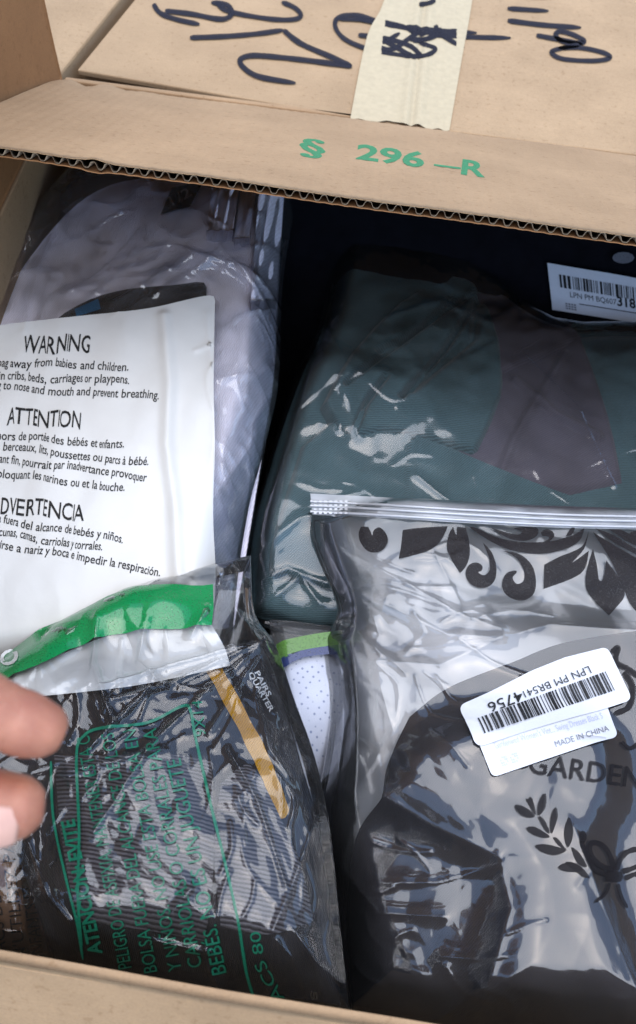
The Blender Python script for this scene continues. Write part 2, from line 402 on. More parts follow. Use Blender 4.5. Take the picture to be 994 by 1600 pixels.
def film_mat(name, haze=.06, hcol=(.8, .82, .85), tint=(.97, .97, .97), rough=.04, bump=.0006, scale=70.0, spec=2.6, stretch=(1, 1, 1), ior=1.5, rot=0.0):
    """Thin clear plastic: see-through, a little milky, mirror-like by Fresnel, finely crinkled."""
    m, t = mat(name); L = t.links.new
    uv = N(t, 'ShaderNodeUVMap'); mp = N(t, 'ShaderNodeMapping'); mp.inputs['Scale'].default_value = stretch; mp.inputs['Rotation'].default_value = (0, 0, rot); L(uv.outputs[0], mp.inputs[0])
    n1 = N(t, 'ShaderNodeTexNoise', Scale=scale, Detail=3.0, Roughness=.45); n1.noise_type = 'RIDGED_MULTIFRACTAL' ; L(mp.outputs[0], n1.inputs['Vector'])
    n2 = N(t, 'ShaderNodeTexNoise', Scale=scale * 2.7, Detail=2.0); L(mp.outputs[0], n2.inputs['Vector'])
    n3 = N(t, 'ShaderNodeTexNoise', Scale=scale * .4, Detail=1.0); L(mp.outputs[0], n3.inputs['Vector'])
    gate = ramp(t, n3.outputs[0], [(.42, (0, 0, 0)), (.62, (1, 1, 1))])
    a = N(t, 'ShaderNodeMath', operation='MULTIPLY'); L(n1.outputs[0], a.inputs[0]); L(gate.outputs[0], a.inputs[1])
    a2 = N(t, 'ShaderNodeMath', operation='MULTIPLY_ADD'); L(n2.outputs[0], a2.inputs[0]); a2.inputs[1].default_value = .12; L(a.outputs[0], a2.inputs[2])
    b = N(t, 'ShaderNodeBump', Strength=1.0, Distance=bump); L(a2.outputs[0], b.inputs['Height'])
    tr = N(t, 'ShaderNodeBsdfTransparent'); tr.inputs[0].default_value = (*tint, 1)
    df = N(t, 'ShaderNodeBsdfDiffuse'); df.inputs[0].default_value = (*hcol, 1); L(b.outputs[0], df.inputs['Normal'])
    tl = N(t, 'ShaderNodeBsdfTranslucent'); tl.inputs[0].default_value = (*hcol, 1)
    dm = N(t, 'ShaderNodeMixShader'); dm.inputs[0].default_value = .4; L(df.outputs[0], dm.inputs[1]); L(tl.outputs[0], dm.inputs[2])
    hz = N(t, 'ShaderNodeMath', operation='MULTIPLY'); L(n3.outputs[0], hz.inputs[0]); hz.inputs[1].default_value = haze * 2
    m1 = N(t, 'ShaderNodeMixShader'); L(hz.outputs[0], m1.inputs[0]); L(tr.outputs[0], m1.inputs[1]); L(dm.outputs[0], m1.inputs[2])
    gl = N(t, 'ShaderNodeBsdfGlossy', Roughness=rough); L(b.outputs[0], gl.inputs['Normal'])
    gl2 = N(t, 'ShaderNodeBsdfGlossy', Roughness=rough * 1.6 + .10); L(b.outputs[0], gl2.inputs['Normal'])
    gm_ = N(t, 'ShaderNodeMixShader'); gm_.inputs[0].default_value = .4; L(gl.outputs[0], gm_.inputs[1]); L(gl2.outputs[0], gm_.inputs[2]); gl = gm_
    fr = N(t, 'ShaderNodeFresnel', IOR=ior); L(b.outputs[0], fr.inputs['Normal'])
    fm = N(t, 'ShaderNodeMath', operation='MULTIPLY', use_clamp=True); L(fr.outputs[0], fm.inputs[0]); fm.inputs[1].default_value = spec
    m2 = N(t, 'ShaderNodeMixShader'); L(fm.outputs[0], m2.inputs[0]); L(m1.outputs[0], m2.inputs[1]); L(gl.outputs[0], m2.inputs[2])
    o = N(t, 'ShaderNodeOutputMaterial'); L(m2.outputs[0], o.inputs[0]); return m
def ink_mat(name, col, alpha=1.0, rough=.4, spec=.5):
    m, t = mat(name); L = t.links.new; co = N(t, 'ShaderNodeTexCoord')
    n = N(t, 'ShaderNodeTexNoise', Scale=1200.0, Detail=2.0); L(co.outputs['Object'], n.inputs['Vector'])
    p = N(t, 'ShaderNodeBsdfPrincipled', Roughness=rough); p.inputs['Specular IOR Level'].default_value = spec
    r = ramp(t, n.outputs[0], [(.3, np.array(col) * .85), (.7, np.array(col) * 1.12)]); L(r.outputs[0], p.inputs['Base Color'])
    al = ramp(t, n.outputs[0], [(.25, (alpha * .75,) * 3), (.45, (alpha,) * 3)]); L(al.outputs[0], p.inputs['Alpha'])
    o = N(t, 'ShaderNodeOutputMaterial'); L(p.outputs[0], o.inputs[0]); return m

KR = (.335, .222, .126)
M = dict(
    kraft=card_mat('kraft_board', KR), kraft2=card_mat('kraft_board_pale', (.350, .243, .142)), kraft3=card_mat('kraft_board_brown_shaded', (.262, .132, .056)),
    flute=plain_mat('flute_paper', (.40, .30, .20), .85, .2, 800), tape=plain_mat('paper_tape', (.41, .335, .21), .5, .4, 250, .06, .0004),
    marker=ink_mat('marker_ink', (.022, .022, .030), .95, .85, .05), greenink=ink_mat('green_stamp_ink', (.055, .24, .12), .8, .9, .02),
    ground=plain_mat('concrete', (.30, .29, .27), .9, .2, 40),
    blackink=ink_mat('black_print', (.012, .012, .012), .95, .6, .2), palink=ink_mat('pale_blue_print', (.45, .47, .68), .8, .5),
    greyink=ink_mat('grey_print', (.12, .12, .14), .85, .5),
    label=plain_mat('label_paper', (.55, .565, .595), .4, .4, 500, .02), 
    floral=ink_mat('brown_black_print', (.014, .012, .013), .95, .55, .12), faint=ink_mat('faint_black_print', (.010, .009, .010), .85, .55, .12),
    panel=plain_mat('white_film_print', (.60, .595, .565), .38, .45, 60, .02, .0006),
    greenband=ink_mat('green_film_print', (.007, .215, .062), .95, .12, .6), greentext=ink_mat('green_lettering', (.006, .125, .072), .95, .3),
    white_ink=ink_mat('white_print', (.75, .76, .76), .8, .4),
)

# ================================================================== SETTING
gm = py_mesh('ground', [(-60, -60, -.355), (60, -60, -.355), (60, 60, -.355), (-60, 60, -.355)], [(0, 1, 2, 3)])
tag(link('ground', gm, M['ground']), kind='structure')

# ================================================================== THE OPEN BOX
C = at_z(100, 125, 0.0); D = at_z(994, 240, 0.0)
ex = (D - C) / np.linalg.norm(D - C)
XL = C[0]; WID = .56; DEP = .575; HGT = .345; TK = .0045
ey = np.array([-ex[1], ex[0], 0]); ez = np.array([0, 0, 1.])
f0 = at_z(0, 1490, 0.0); f1 = at_z(640, 1600, 0.0)
fx = (f1 - f0) / np.linalg.norm(f1 - f0)
FL = f0 - fx * ((f0[0] - XL) / fx[0]); FR = FL + fx * (WID / fx[0])       # front corners of the rim
BL = C.copy(); BR = C + ex * WID
box = thing('cardboard_box', 'open brown cardboard box packed with bagged clothes, green code stamped on its raised flap', 'box', (.03, .3, -.35))
def wall(name, a, b, inward):
    d = (b - a) / np.linalg.norm(b - a); n = np.array([-d[1], d[0], 0]) * inward
    bm = bmesh.new(); bm_box(bm, a - n * TK - ez * HGT, d, n, ez, np.linalg.norm(b - a), TK, HGT)
    return link(name, bm_done(bm, name, .0012), M['kraft'], box)
wall('wall', FL, FR, 1); wall('wall', BR, BL, 1); wall('wall', BL + np.array([0, -.003, 0]), FL + np.array([0, .003, 0]), 1); wall('wall', FR, BR, 1)
bm = bmesh.new(); bm_box(bm, FL - ez * HGT + np.array([.001, .002, -.004]), np.array([1., 0, 0]), np.array([0, 1., 0]), ez, WID - .004, DEP - .06, .004)
link('bottom', bm_done(bm, 'bottom'), M['kraft'], box)

# --- the rear flap: two liners with the fluted paper between them
PH = math.radians(25)
fd = np.array([0, -math.cos(PH), math.sin(PH)]); fn_ = np.cross(ex, -fd); fn_ /= np.linalg.norm(fn_)
if fn_[2] < 0: fn_ = -fn_
e0 = on_plane(-150, 217.5, C, fn_); e1 = on_plane(994, 384, C, fn_)
LEN = float((e0 - C) @ fd); LEN1 = float((e1 - C) @ fd); s1 = float((e1 - C) @ ex)
def flen(s): return LEN + (LEN1 - LEN) * s / s1
rng = np.random.RandomState(3)
def flap_sheet(off, edge_in, name, mt, thick, nu=560, nv=40):
    s = np.linspace(-.001, WID, nu); t = np.linspace(0, 1, nv)
    S_, T_ = np.meshgrid(s, t)
    L = flen(S_) - edge_in + .0009 * noise(S_ * 60, T_ * 0, 5) + .0005 * noise(S_ * 240, T_ * 0, 6)
    dist = T_ * L
    h = off + .0012 * noise(S_ * 14, dist * 14, 2) - .0055 * np.exp(-(dist / .010) ** 1.5) + .00010 * np.sin(S_ / .0072 * 2 * math.pi) + .0022 * np.exp(-((S_ - .02) / .03) ** 2 - (dist / .03) ** 2) * np.sin(S_ * 220)
    nick = np.exp(-((S_ - .089) / .006) ** 2) * np.exp(-((L - dist) / .006) ** 2)
    h = h + (.0012 if off > 0 else -.0012) * nick
    P = C + S_[..., None] * ex + dist[..., None] * fd + h[..., None] * fn_
    P2 = P - thick * fn_
    V = np.concatenate([P.reshape(-1, 3), P2.reshape(-1, 3)]); n = nu * nv
    F_ = np.concatenate([grid_faces(nu, nv), grid_faces(nu, nv, n, True)])
    ring = np.r_[np.arange(nu), (np.arange(1, nv) + 1) * nu - 1, (nv - 1) * nu + np.arange(nu - 2, -1, -1), np.arange(nv - 2, 0, -1) * nu]; r2 = np.roll(ring, -1)
    F_ = np.concatenate([F_, np.stack([ring, ring + n, r2 + n, r2], 1)])
    return np_mesh(name, V, F_)
flap = link('flap', flap_sheet(.0022, 0, 'flap', None, .00045), M['kraft'], box)
tag(flap, 'rear flap lifted towards the viewer, with a green stamp and a bare fluted edge')
link('inner_liner', flap_sheet(-.0018, .0002, 'inner_liner', None, .0006), M['kraft3'], flap)
nu = 1500; s = np.linspace(0, WID, nu); PITCH = .0072
ph = s / PITCH * 2 * math.pi + .8 * noise(s * 40, s * 0, 8) * 2
amp = .00175 * (1 + .15 * noise(s * 90, s * 0, 9))
wv_ = np.tanh(1.6 * np.sin(ph)) * amp
rows = []
for t_, ein in ((0, .0001), (1, .030)):
    dist = flen(s) - ein - .0006 * (.5 + .5 * np.sin(ph * 1.3)) * (t_ == 0)
    base = .0012 * noise(s * 14, dist * 14, 2)
    for th_ in (0.00024, -.00024):
        rows.append(C + s[:, None] * ex + dist[:, None] * fd + (base + wv_ + th_)[:, None] * fn_)
V = np.concatenate(rows); i = np.arange(nu - 1)
F_ = np.concatenate([np.stack([i + a, i + 1 + a, i + 1 + b, i + b], 1) for a, b in ((0, 2 * nu), (nu, 3 * nu), (0, nu))])
link('fluting', np_mesh('fluting', V, F_), M['flute'], flap)

class Flat(Sheet):                               # a flat board as a sheet for lettering
    def __init__(s, O, U, V, Nn):
        s.O, s.U, s.V, s.N = map(lambda a: np.asarray(a, float), (O, U, V, Nn)); s.outl = None; s.bumps = []; s.creases = []; s.wr = []; s.plats = []; s.calm = []; s.ramps = []; s.rise = 0
    def film(s, u, v): return np.zeros(np.shape(u))
    smooth = film
FS = Flat(C + fn_ * .0022, ex, np.cross(fn_, ex), fn_)
def flapfn(u, v): return .0012 * noise(u * 14, -v * 14, 2)
text_decal(FS, 'stamped_code', '\u00a7', (466, 236), (508, 243), 22, M['greenink'], flap, .0002, fn=flapfn, bold=.02)
text_decal(FS, 'stamped_code', '296', (556, 248), (662, 262), 23, M['greenink'], flap, .0002, fn=flapfn, bold=.03)
poly_decal(FS, 'stamped_code', [(678, 256.5), (720, 262), (720, 265), (678, 259.5)], M['greenink'], flap, .0002, flapfn)
text_decal(FS, 'stamped_code', 'R', (720, 272), (758, 277), 23, M['greenink'], flap, .0002, fn=flapfn, bold=.03)

# --- front flap: folds outward and down from the front rim
def board(name, a, b, d, length, mt, parent, bend=.0, tk=TK, nseg=14, curve=.012):
    ax = (b - a) / np.linalg.norm(b - a); n = np.cross(ax, d); n = n if n[2] > 0 else -n
    nu, nv = 80, nseg; S_, T_ = np.meshgrid(np.linspace(0, np.linalg.norm(b - a), nu), np.linspace(0, 1, nv))
    T2 = T_ ** 1.6 * length
    h = -curve * np.exp(-T2 / .012) * 0 + .0012 * noise(S_ * 12, T2 * 12, 31)
    P = a + S_[..., None] * ax + T2[..., None] * d + h[..., None] * n
    P2 = P - tk * n; V = np.concatenate([P.reshape(-1, 3), P2.reshape(-1, 3)]); m_ = nu * nv
    F_ = np.concatenate([grid_faces(nu, nv), grid_faces(nu, nv, m_, True)])
    ring = np.r_[np.arange(nu), (np.arange(1, nv) + 1) * nu - 1, (nv - 1) * nu + np.arange(nu - 2, -1, -1), np.arange(nv - 2, 0, -1) * nu]; r2 = np.roll(ring, -1)
    F_ = np.concatenate([F_, np.stack([ring, ring + m_, r2 + m_, r2], 1)])
    return link(name, np_mesh(name, V, F_), mt, parent)
board('flap', FL + np.array([0, -.003, .002]), FR + np.array([0, -.003, .002]), np.array([0, -math.cos(math.radians(66)), -math.sin(math.radians(66))]), .22, M['kraft'], box)
board('flap', BL + np.array([-.001, 0, .001]), FL + np.array([-.001, 0.004, .001]), np.array([-.06, 0, 1.]) / np.linalg.norm([-.06, 0, 1.]), .24, M['kraft3'], box)  # left flap: shade of its inner face put into a browner board colour
board('flap', FR + np.array([.001, .004, .001]), BR + np.array([.001, 0, .001]), np.array([.8, 0, -.6]), .24, M['kraft'], box)

# ================================================================== CARTONS BEHIND
a0 = at_z(116, 117, .001); a2 = at_z(994, 237, .001)
cx = (a2 - a0) / np.linalg.norm(a2 - a0); cy = np.array([-cx[1], cx[0], 0])
carton = thing('sealed_carton', 'brown sealed carton behind the open box, beige tape and black marker scrawl on top', 'carton', a0 + cx * .3 + cy * .2 - ez * .35)
lf = at_z(208, 4, .001) - a0; lf /= np.linalg.norm(lf)
def prism(name, pts, z0, z1, mt, parent, bev=.002):
    bm = bmesh.new(); lo = [bm.verts.new((p[0], p[1], z0)) for p in pts]; hi = [bm.verts.new((p[0], p[1], z1)) for p in pts]
    bm.faces.new(hi); bm.faces.new(lo[::-1])
    for i in range(len(pts)): j = (i + 1) % len(pts); bm.faces.new([lo[i], lo[j], hi[j], hi[i]])
    return link(name, bm_done(bm, name, bev), mt, parent)
q0 = a0 + np.array([0, .008, 0])
q1 = a2 + cx * .25 + np.array([0, .001, 0])
mid = at_z(640, 198, .001); tdir = at_z(662, 4, .001) - at_z(640, 198, .001); tdir /= np.linalg.norm(tdir)
g0 = mid + np.array([0, .0015, 0])
body = prism('body', [q0 + cy * .004 + lf * .002, q1 + cy * .004, q1 + cy * .42, q0 + lf * .5], -.35, -.0046, M['kraft2'], carton)
prism('top_flap', [q0, g0 - cx * .0012, g0 - cx * .0012 + tdir * .44, q0 + lf * .5], -.0044, .0, M['kraft2'], carton, .001)
prism('top_flap', [g0 + cx * .0012, q1, q1 + cy * .44, g0 + cx * .0012 + tdir * .44], -.0044, .0006, M['kraft2'], carton, .001)
CS = Flat(np.array([mid[0], mid[1], .0008]), cx, cy, ez)
TP = [at_z(547, 187, .001), at_z(703, 206, .001), at_z(737, 2, .001), at_z(600, 2, .001)]
def tape_h(u, v):
    d = np.abs(u - (v * (tdir @ cx) / (tdir @ cy)) - .001)
    return .0009 + .0022 * np.exp(-((d - .005) / .0035) ** 2) - .0006 * np.exp(-(d / .002) ** 2) + .0003 * noise(u * 200, v * 40, 4)
lp = cr([(547, 188), (573, 60), (601, 0), (640, -150)], 4); rp = cr([(702, 205), (722, 90), (738, 0), (756, -150)], 4)
rag = [(547, 188), (560, 187), (575, 191), (590, 192), (605, 190), (620, 193), (632, 199), (645, 198), (660, 201), (672, 204), (685, 202), (695, 207), (702, 205)]
nu, nv = 60, 60
gt = coons(CS.uv0([(640, -150), (756, -150)]), CS.uv0(rp[::-1]), CS.uv0(rag), CS.uv0(lp[::-1]), nu, nv)
link('tape', np_mesh('tape', CS.pt(gt[..., 0], gt[..., 1], tape_h(gt[..., 0], gt[..., 1])).reshape(-1, 3), grid_faces(nu, nv), True, gt.reshape(-1, 2)), M['tape'], carton)
def mk_h(u, v):
    e0_ = (TP[0] - CS.O) @ cx; th_ = tape_h(u, v)
    sk = u - v * (tdir @ cx) / (tdir @ cy)
    on = 1 / (1 + np.exp(-(sk + .0285) / .0006)) * (1 - 1 / (1 + np.exp(-(sk - .0285) / .0006)))
    return th_ * on
strokes = [
    [(240, 6), (250, 20), (275, 30), (312, 38)], [(258, 17), (300, 22), (345, 30), (362, 22), (355, 8), (330, 4)],
    [(338, 3), (355, 17), (410, 28), (450, 31), (470, 26), (462, 13), (440, 3)],
    [(297, 59), (350, 57), (400, 53), (443, 47)], [(443, 47), (470, 68), (520, 90), (550, 104)], [(550, 104), (500, 97), (440, 90), (395, 87), (376, 93), (380, 105), (405, 120), (462, 130)],
    [(600, 38), (560, 24), (530, 27), (524, 42), (540, 62), (580, 78), (640, 88), (668, 86), (680, 76), (655, 68)],
    [(560, 30), (610, 40), (645, 46)], [(530, 30), (580, 32), (630, 42), (650, 55)], [(560, 55), (600, 60), (640, 72), (660, 90)],
    [(570, 75), (600, 66), (625, 52)], [(575, 66), (610, 78), (640, 60), (655, 50)], [(585, 55), (620, 75), (650, 92)],
    [(635, 42), (680, 48), (745, 52)], [(640, 48), (700, 57), (798, 60)], [(680, 40), (690, 55), (725, 76)], [(690, 45), (672, 60), (645, 66)], [(640, 62), (665, 62), (690, 52)],
    [(655, 8), (672, 5), (680, 0)], [(780, -8), (862, -3)],
    [(793, 14), (857, 18)], [(793, 33), (850, 40), (908, 44)],
    [(838, 56), (870, 62), (905, 68), (912, 64), (895, 55), (875, 50), (868, 56), (880, 66), (910, 70)],
    [(905, 71), (870, 78), (862, 84), (880, 93), (925, 96), (952, 92), (945, 84), (910, 76), (872, 76)],
]
for k, st in enumerate(strokes):
    ribbons(CS, 'marker_writing', [st], 6.8 + 1.6 * rng.rand(), M['marker'], carton, .0002 + k * .00002, mk_h, 6, .003)

a3 = at_z(93, 116, .004); a4 = at_z(182, 4, .004); d3 = (a4 - a3) / np.linalg.norm(a4 - a3); n3 = np.array([-d3[1], d3[0], 0])
oc = thing('plain_carton', 'plain pale carton in the corner behind the left flap', 'carton', a3 + n3 * .15 + d3 * .2 - ez * .35)
prism('body', [a3 - d3 * .02, a3 + d3 * .5, a3 + d3 * .5 + n3 * .35, a3 + n3 * .35 - d3 * .02], -.35, .004, M['kraft2'], oc)

# ================================================================== MATERIALS OF THE CONTENTS
MW = cloth_mat('white_knit', (.84, .81, .92), 'twill', .0013, .10, .3, .1, bump=.0003)
MT = cloth_mat('teal_twill', (.098, .172, .198), 'twill', .0013, .5, .75, .2, bump=.0003)
MT2 = cloth_mat('teal_knit', (.090, .160, .182), 'twill', .0013, .45, 1.45, .2, bump=.0003)
MP = cloth_mat('plum_lining', (.112, .106, .134), 'twill', .0014, .20, .9, .15, bump=.0002)
MB = cloth_mat('black_cloth', (.016, .014, .018), 'twill', .0010, .25, .6, .06, bump=.00008)
MSK = cloth_mat('black_sock_knit', (.014, .014, .017), 'twill', .0009, .3, .2, .15, bump=.0003)
MRIB = cloth_mat('grey_black_rib', (.12, .118, .135), 'rib', .0019, .4, 1.62, .1, col2=(.016, .015, .02), bump=.0012)
MNV = plain_mat('shade_black_film', (.004, .004, .006), .7, .05, 90, .2, .0008)  # bag film, near-black: shade under the rear flap is put into its colour
MDOT = None
FW = film_mat('clear_film_loose', .05, spec=2.0, rough=.04, bump=.0016, scale=60, stretch=(1, .5, 1))
FT = film_mat('clear_film_tight', .015, spec=1.7, rough=.04, bump=.0005, scale=45)
FZ = film_mat('zip_film', .03, spec=2.3, hcol=(.78, .81, .86), rough=.05, bump=.0004, scale=35)
FZB = film_mat('frosted_film', .52, hcol=(.70, .73, .78), rough=.1, bump=.0004, scale=35)
FS_ = film_mat('clear_film_crinkled', .015, rough=.035, bump=.0006, scale=90, stretch=(.35, 1, 1), rot=.9, spec=1.9)
FB = film_mat('thin_inner_film', .05, rough=.06, bump=.0008, scale=60, spec=.6)

def bag(name, label, S, fmat, loc_px, nu=240, nv=240, back=-.014, group=None, bmat=None):
    q = S.uv(np.array(loc_px, float)); p = S.pt(q[0], q[1], 0.)
    r = thing(name, label, 'bag', p, group)
    f = sheet_mesh(S, 'film', S.film, fmat, r, nu, nv, back=lambda u, v: np.minimum(back * np.clip(S.pillow(u, v) / S.rise * 4, 0, 1), S.smooth(u, v) - .012 * np.clip(S.pillow(u, v) / S.rise * 4, 0, 1)) - .0003)
    if bmat is not None:
        f.data.materials.append(bmat); k = len(f.data.polygons); mi = np.zeros(k, np.int32); mi[k // 2:] = 1; f.data.polygons.foreach_set('material_index', mi)
    return r, f

# ------------------------------------------------------------------ A: white garment under a printed film
SA = Sheet(-.106, [[(-70, 560), (10, 395), (105, 287), (210, 262), (330, 262), (470, 290)],
                   [(470, 290), (452, 380), (441, 470), (436, 600), (414, 700), (388, 800), (372, 900), (362, 1010)],
                   [(-80, 1090), (150, 1060), (362, 1010)], [(-70, 560), (-75, 800), (-80, 1090)]], sy=.22, yc=.33, rise=.042, roll=.026, power=2.0)
SA.bump(120, 430, .06, .05, -.012); SA.bump(300, 620, .05, .06, .004)
SA.wr = [(.0030, .05, 11, 2, (1, .6), .5), (.0034, .030, 15, -2, (1, .7), .2)]
SA.glints(26, 5, (40, 290, 330, 470), (40, 150), (-60, 10)); SA.glints(26, 6, (335, 400, 430, 860), (30, 110), (40, 140), .002)
SA.glints(8, 7, (60, 300, 300, 440), (90, 200), (110, 150), .002)
for pts, a, wd in [([(325, 500), (335, 640), (333, 780), (336, 900)], .0035, .0035), ([(105, 290), (60, 400), (40, 520)], .004, .005),
                   ([(180, 470), (300, 400), (440, 440)], .004, .004), ([(300, 330), (350, 400), (440, 480)], .003, .003), ([(230, 470), (330, 410), (400, 330)], .003, .003),
                   ([(436, 560), (400, 640), (392, 760)], .004, .003), ([(350, 520), (420, 470), (435, 500)], .003, .002), ([(345, 600), (400, 580), (430, 540)], .003, .002),
                   ([(345, 760), (380, 700), (410, 640)], .003, .002)]:
    SA.crease(pts, a, wd)
bagA, _ = bag('garment_bag', 'clear bag of white clothes with a large white suffocation warning panel', SA, FW, (220, 900), 300, 300)
def contA(u, v):
    return SA.smooth(u, v) - .009 + .0026 * (.3 - np.abs(noise((u - .5 * v) * 26 + 3, (v + .5 * u) * 4.5, 41))) + .0005 * noise((u - .5 * v) * 50, v * 18, 42)
sheet_mesh(SA, 'white_garment', contA, MW, bagA, 120, 120, sides=[[(-60, 560), (60, 380), (160, 300), (300, 292), (420, 300)], [(440, 300), (436, 450), (427, 600), (402, 760), (366, 980)],
           [(-70, 1060), (150, 1030), (360, 980)], [(-60, 560), (-60, 800), (-70, 1060)]], skirt=.16)
# folded sleeves with ribbed cuffs standing at the back right
for k, (x0, x1, y0, y1, dz, a_) in enumerate([(330, 372, 286, 360, .006, 0), (374, 398, 290, 372, .003, 0), (400, 440, 296, 470, .005, 0)]):
    f_ = lambda u, v, d=dz: SA.smooth(u, v) - .005 + d + .0012 * np.sin(u * 900)
    sheet_mesh(SA, 'folded_sleeve', f_, MW, bagA, 40, 40, sides=[[(x0 + 6, y0 - 20), (x1 + 6, y0 - 20)], [(x1 + 6, y0 - 20), (x1 - 8, y1)], [(x0 - 8, y1), (x1 - 8, y1)], [(x0 + 6, y0 - 20), (x0 - 8, y1)]], skirt=.05)
# neck label and dark waist label of the white garment
polys_decal(SA, 'neck_label', [[(268, 288), (318, 276), (296, 318), (250, 330)]], M['blackink'], bagA, -.0035, SA.smooth, 0)
text_decal(SA, 'neck_label_print', '1/2', (270, 318), (300, 302), 16, M['white_ink'], bagA, -.0030)
poly_decal(SA, 'dark_label', [(85, 495), (140, 462), (200, 446), (270, 440), (318, 436), (322, 462), (326, 480), (200, 500), (90, 520)], M['blackink'], bagA, -.004, SA.smooth, 3)
poly_decal(SA, 'blue_mark', [(115, 478), (152, 462), (156, 478), (118, 490)], ink_mat('blue_print', (.02, .15, .32), .8), bagA, -.0035, SA.smooth)
# the white printed panel
def panelfn(u, v): return SA.smooth(u, v) * .65 + .35 * SA.film(u, v) + .0020 * noise(u * 40, v * 14, 51) + .0016 * crumple(u, v, .07, 52, 2, (1, .35), .15) + .0028 * np.exp(-(seg_dist(u, v, PC) / .004) ** 2)
PC = SA.uv(np.array([(258, 500), (266, 600), (262, 700), (275, 800), (280, 900)], float))
panel = sheet_mesh(SA, 'warning_panel', panelfn, M['panel'], bagA, 160, 160, sides=[[(-90, 526), (0, 508), (120, 494), (230, 482), (322, 462), (336, 470)], [(336, 470), (334, 600), (336, 700), (333, 800), (337, 905), (330, 990)],
           [(-90, 1085), (60, 1060), (200, 1035), (330, 990)], [(-90, 526), (-90, 800), (-90, 1085)]], off=.0036)
TX = dict(S=SA, mat=M['blackink'], parent=panel, off=.0040, fn=panelfn)
for s_, p0, p1, h, sh in [
    ('WARNING', (38, 558), (141, 554), 27, .15), ('Keep this bag away from babies and children.', (-62, 575), (202, 583), 13.5, .1),
    ('Do not use in cribs, beds, carriages or playpens.', (-70, 596), (203, 605), 13.5, .06), ('The thin film may cling to nose and mouth and prevent breathing.', (-128, 606), (249, 630), 13.5, .08),
    ('ATTENTION', (13, 667), (127, 674), 26, .02), ('Garder ce sac hors de port\u00e9e des b\u00e9b\u00e9s et enfants.', (-76, 684), (195, 705), 13.5, .02),
    ('Ne pas utiliser dans les berceaux, lits, poussettes ou parcs \u00e0 b\u00e9b\u00e9.', (-122, 693), (233, 733), 13.5, .03), ('Le film, \u00e9tant fin, pourrait par inadvertance provoquer', (-52, 719), (230, 754), 13.5, .03),
    ("l'\u00e9touffement en bloquant les narines ou et la bouche.", (-88, 738), (196, 772), 13.5, .02), 
    ('ADVERTENCIA', (-16, 803), (133, 817), 26, .0), ('Mantenga la bolsa fuera del alcance de beb\u00e9s y ni\u00f1os.', (-92, 806), (193, 851), 13.5, .02),
    ('No utilizar en cunas, camas, carriolas y corrales.', (-70, 829), (161, 866), 13.5, .02), ('La pel\u00edcula puede adherirse a nariz y boca e impedir la respiraci\u00f3n.', (-130, 836), (251, 901), 13.5, .02)]:
    kk = rng.rand() * 6
    text_decal(name='printed_text', s=s_, p0=p0, p1=p1, hpx=h, shear=sh, bold=.010, bend=lambda x, kk=kk: 1.8 * np.sin(x * 11 + kk) + 1.2 * np.sin(x * 23 + kk), warp=lambda x, kk=kk: (.016 * np.sin(x * 19 + kk) + .007 * np.sin(x * 41 + 2 * kk)) * (150.0 / max(p1[0] - p0[0], 150)), **TX)

# ------------------------------------------------------------------ G: black bag with a barcode label, spread wide to darken the rear wall
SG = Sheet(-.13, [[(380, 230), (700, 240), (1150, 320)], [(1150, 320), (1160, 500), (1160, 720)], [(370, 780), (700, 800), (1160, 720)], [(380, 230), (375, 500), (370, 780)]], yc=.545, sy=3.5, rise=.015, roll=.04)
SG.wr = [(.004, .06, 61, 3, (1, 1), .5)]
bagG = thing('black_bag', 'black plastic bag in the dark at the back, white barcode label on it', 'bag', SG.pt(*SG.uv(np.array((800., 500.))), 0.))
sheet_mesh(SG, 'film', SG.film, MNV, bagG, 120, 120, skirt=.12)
def label_map(c):                               # corners tl,tr,br,bl -> function from (0..1, 0..1 down)
    c = np.asarray(c, float)
    return lambda a, b: ((1 - a) * (1 - b))[..., None] * c[0] + (a * (1 - b))[..., None] * c[1] + (a * b)[..., None] * c[2] + ((1 - a) * b)[..., None] * c[3]
def rects(S, name, mp, rl, mt, parent, off, fn):
    uvs, faces = [], []
    for (x0, y0, x1, y1) in rl:
        P = mp(np.array([x0, x1, x1, x0]), np.array([y0, y0, y1, y1])); k = len(uvs); uvs += list(S.uv(P, fn)); faces.append((k, k + 1, k + 2, k + 3))
    return conform(S, name, uvs, faces, mt, parent, off, fn, .002)
def text_on(S, name, mp, s, x0, y0, x1, h, mt, parent, off, fn, bold=0, flip=False):
    v, f = text_geo(s, bold); x = (v[:, 0] - v[:, 0].min()) / np.ptp(v[:, 0]); y = v[:, 1] / .7
    if flip: P = mp(x1 - x * (x1 - x0), y0 + y * h)
    else: P = mp(x0 + x * (x1 - x0), y0 - y * h)
    return conform(S, name, S.uv(P, fn), f, mt, parent, off, fn, .002)
def bars(seed, n, x0, x1, y0, y1):
    r = random.Random(seed); x = 0; L = []
    while len(L) < n:
        wd = r.choice([1, 1, 2, 2, 3, 4]); L.append((x, x + wd)); x += wd + r.choice([1, 1, 2, 2, 3])
    return [(x0 + (x1 - x0) * a / x, y0, x0 + (x1 - x0) * b / x, y1) for a, b in L]
gfn = SG.smooth
mpG = label_map([(854, 405), (1075, 444), (1078, 512), (862, 478)])
lbl = conform(SG, 'barcode_label', SG.uv(np.array([(854, 405), (900, 413), (950, 421), (1075, 444), (1078, 512), (862, 478)], float), gfn), [(0, 1, 2, 3, 4, 5)], M['label'], bagG, .006, gfn)
rects(SG, 'barcode', mpG, bars(5, 46, .075, .93, .20, .48), M['blackink'], lbl, .0064, gfn)
text_on(SG, 'label_print', mpG, 'LPN PM BQ607', .14, .66, .47, .12, M['blackink'], lbl, .0064, gfn, .0)
text_on(SG, 'label_print', mpG, '318145', .475, .67, .74, .20, M['blackink'], lbl, .0064, gfn, .03)
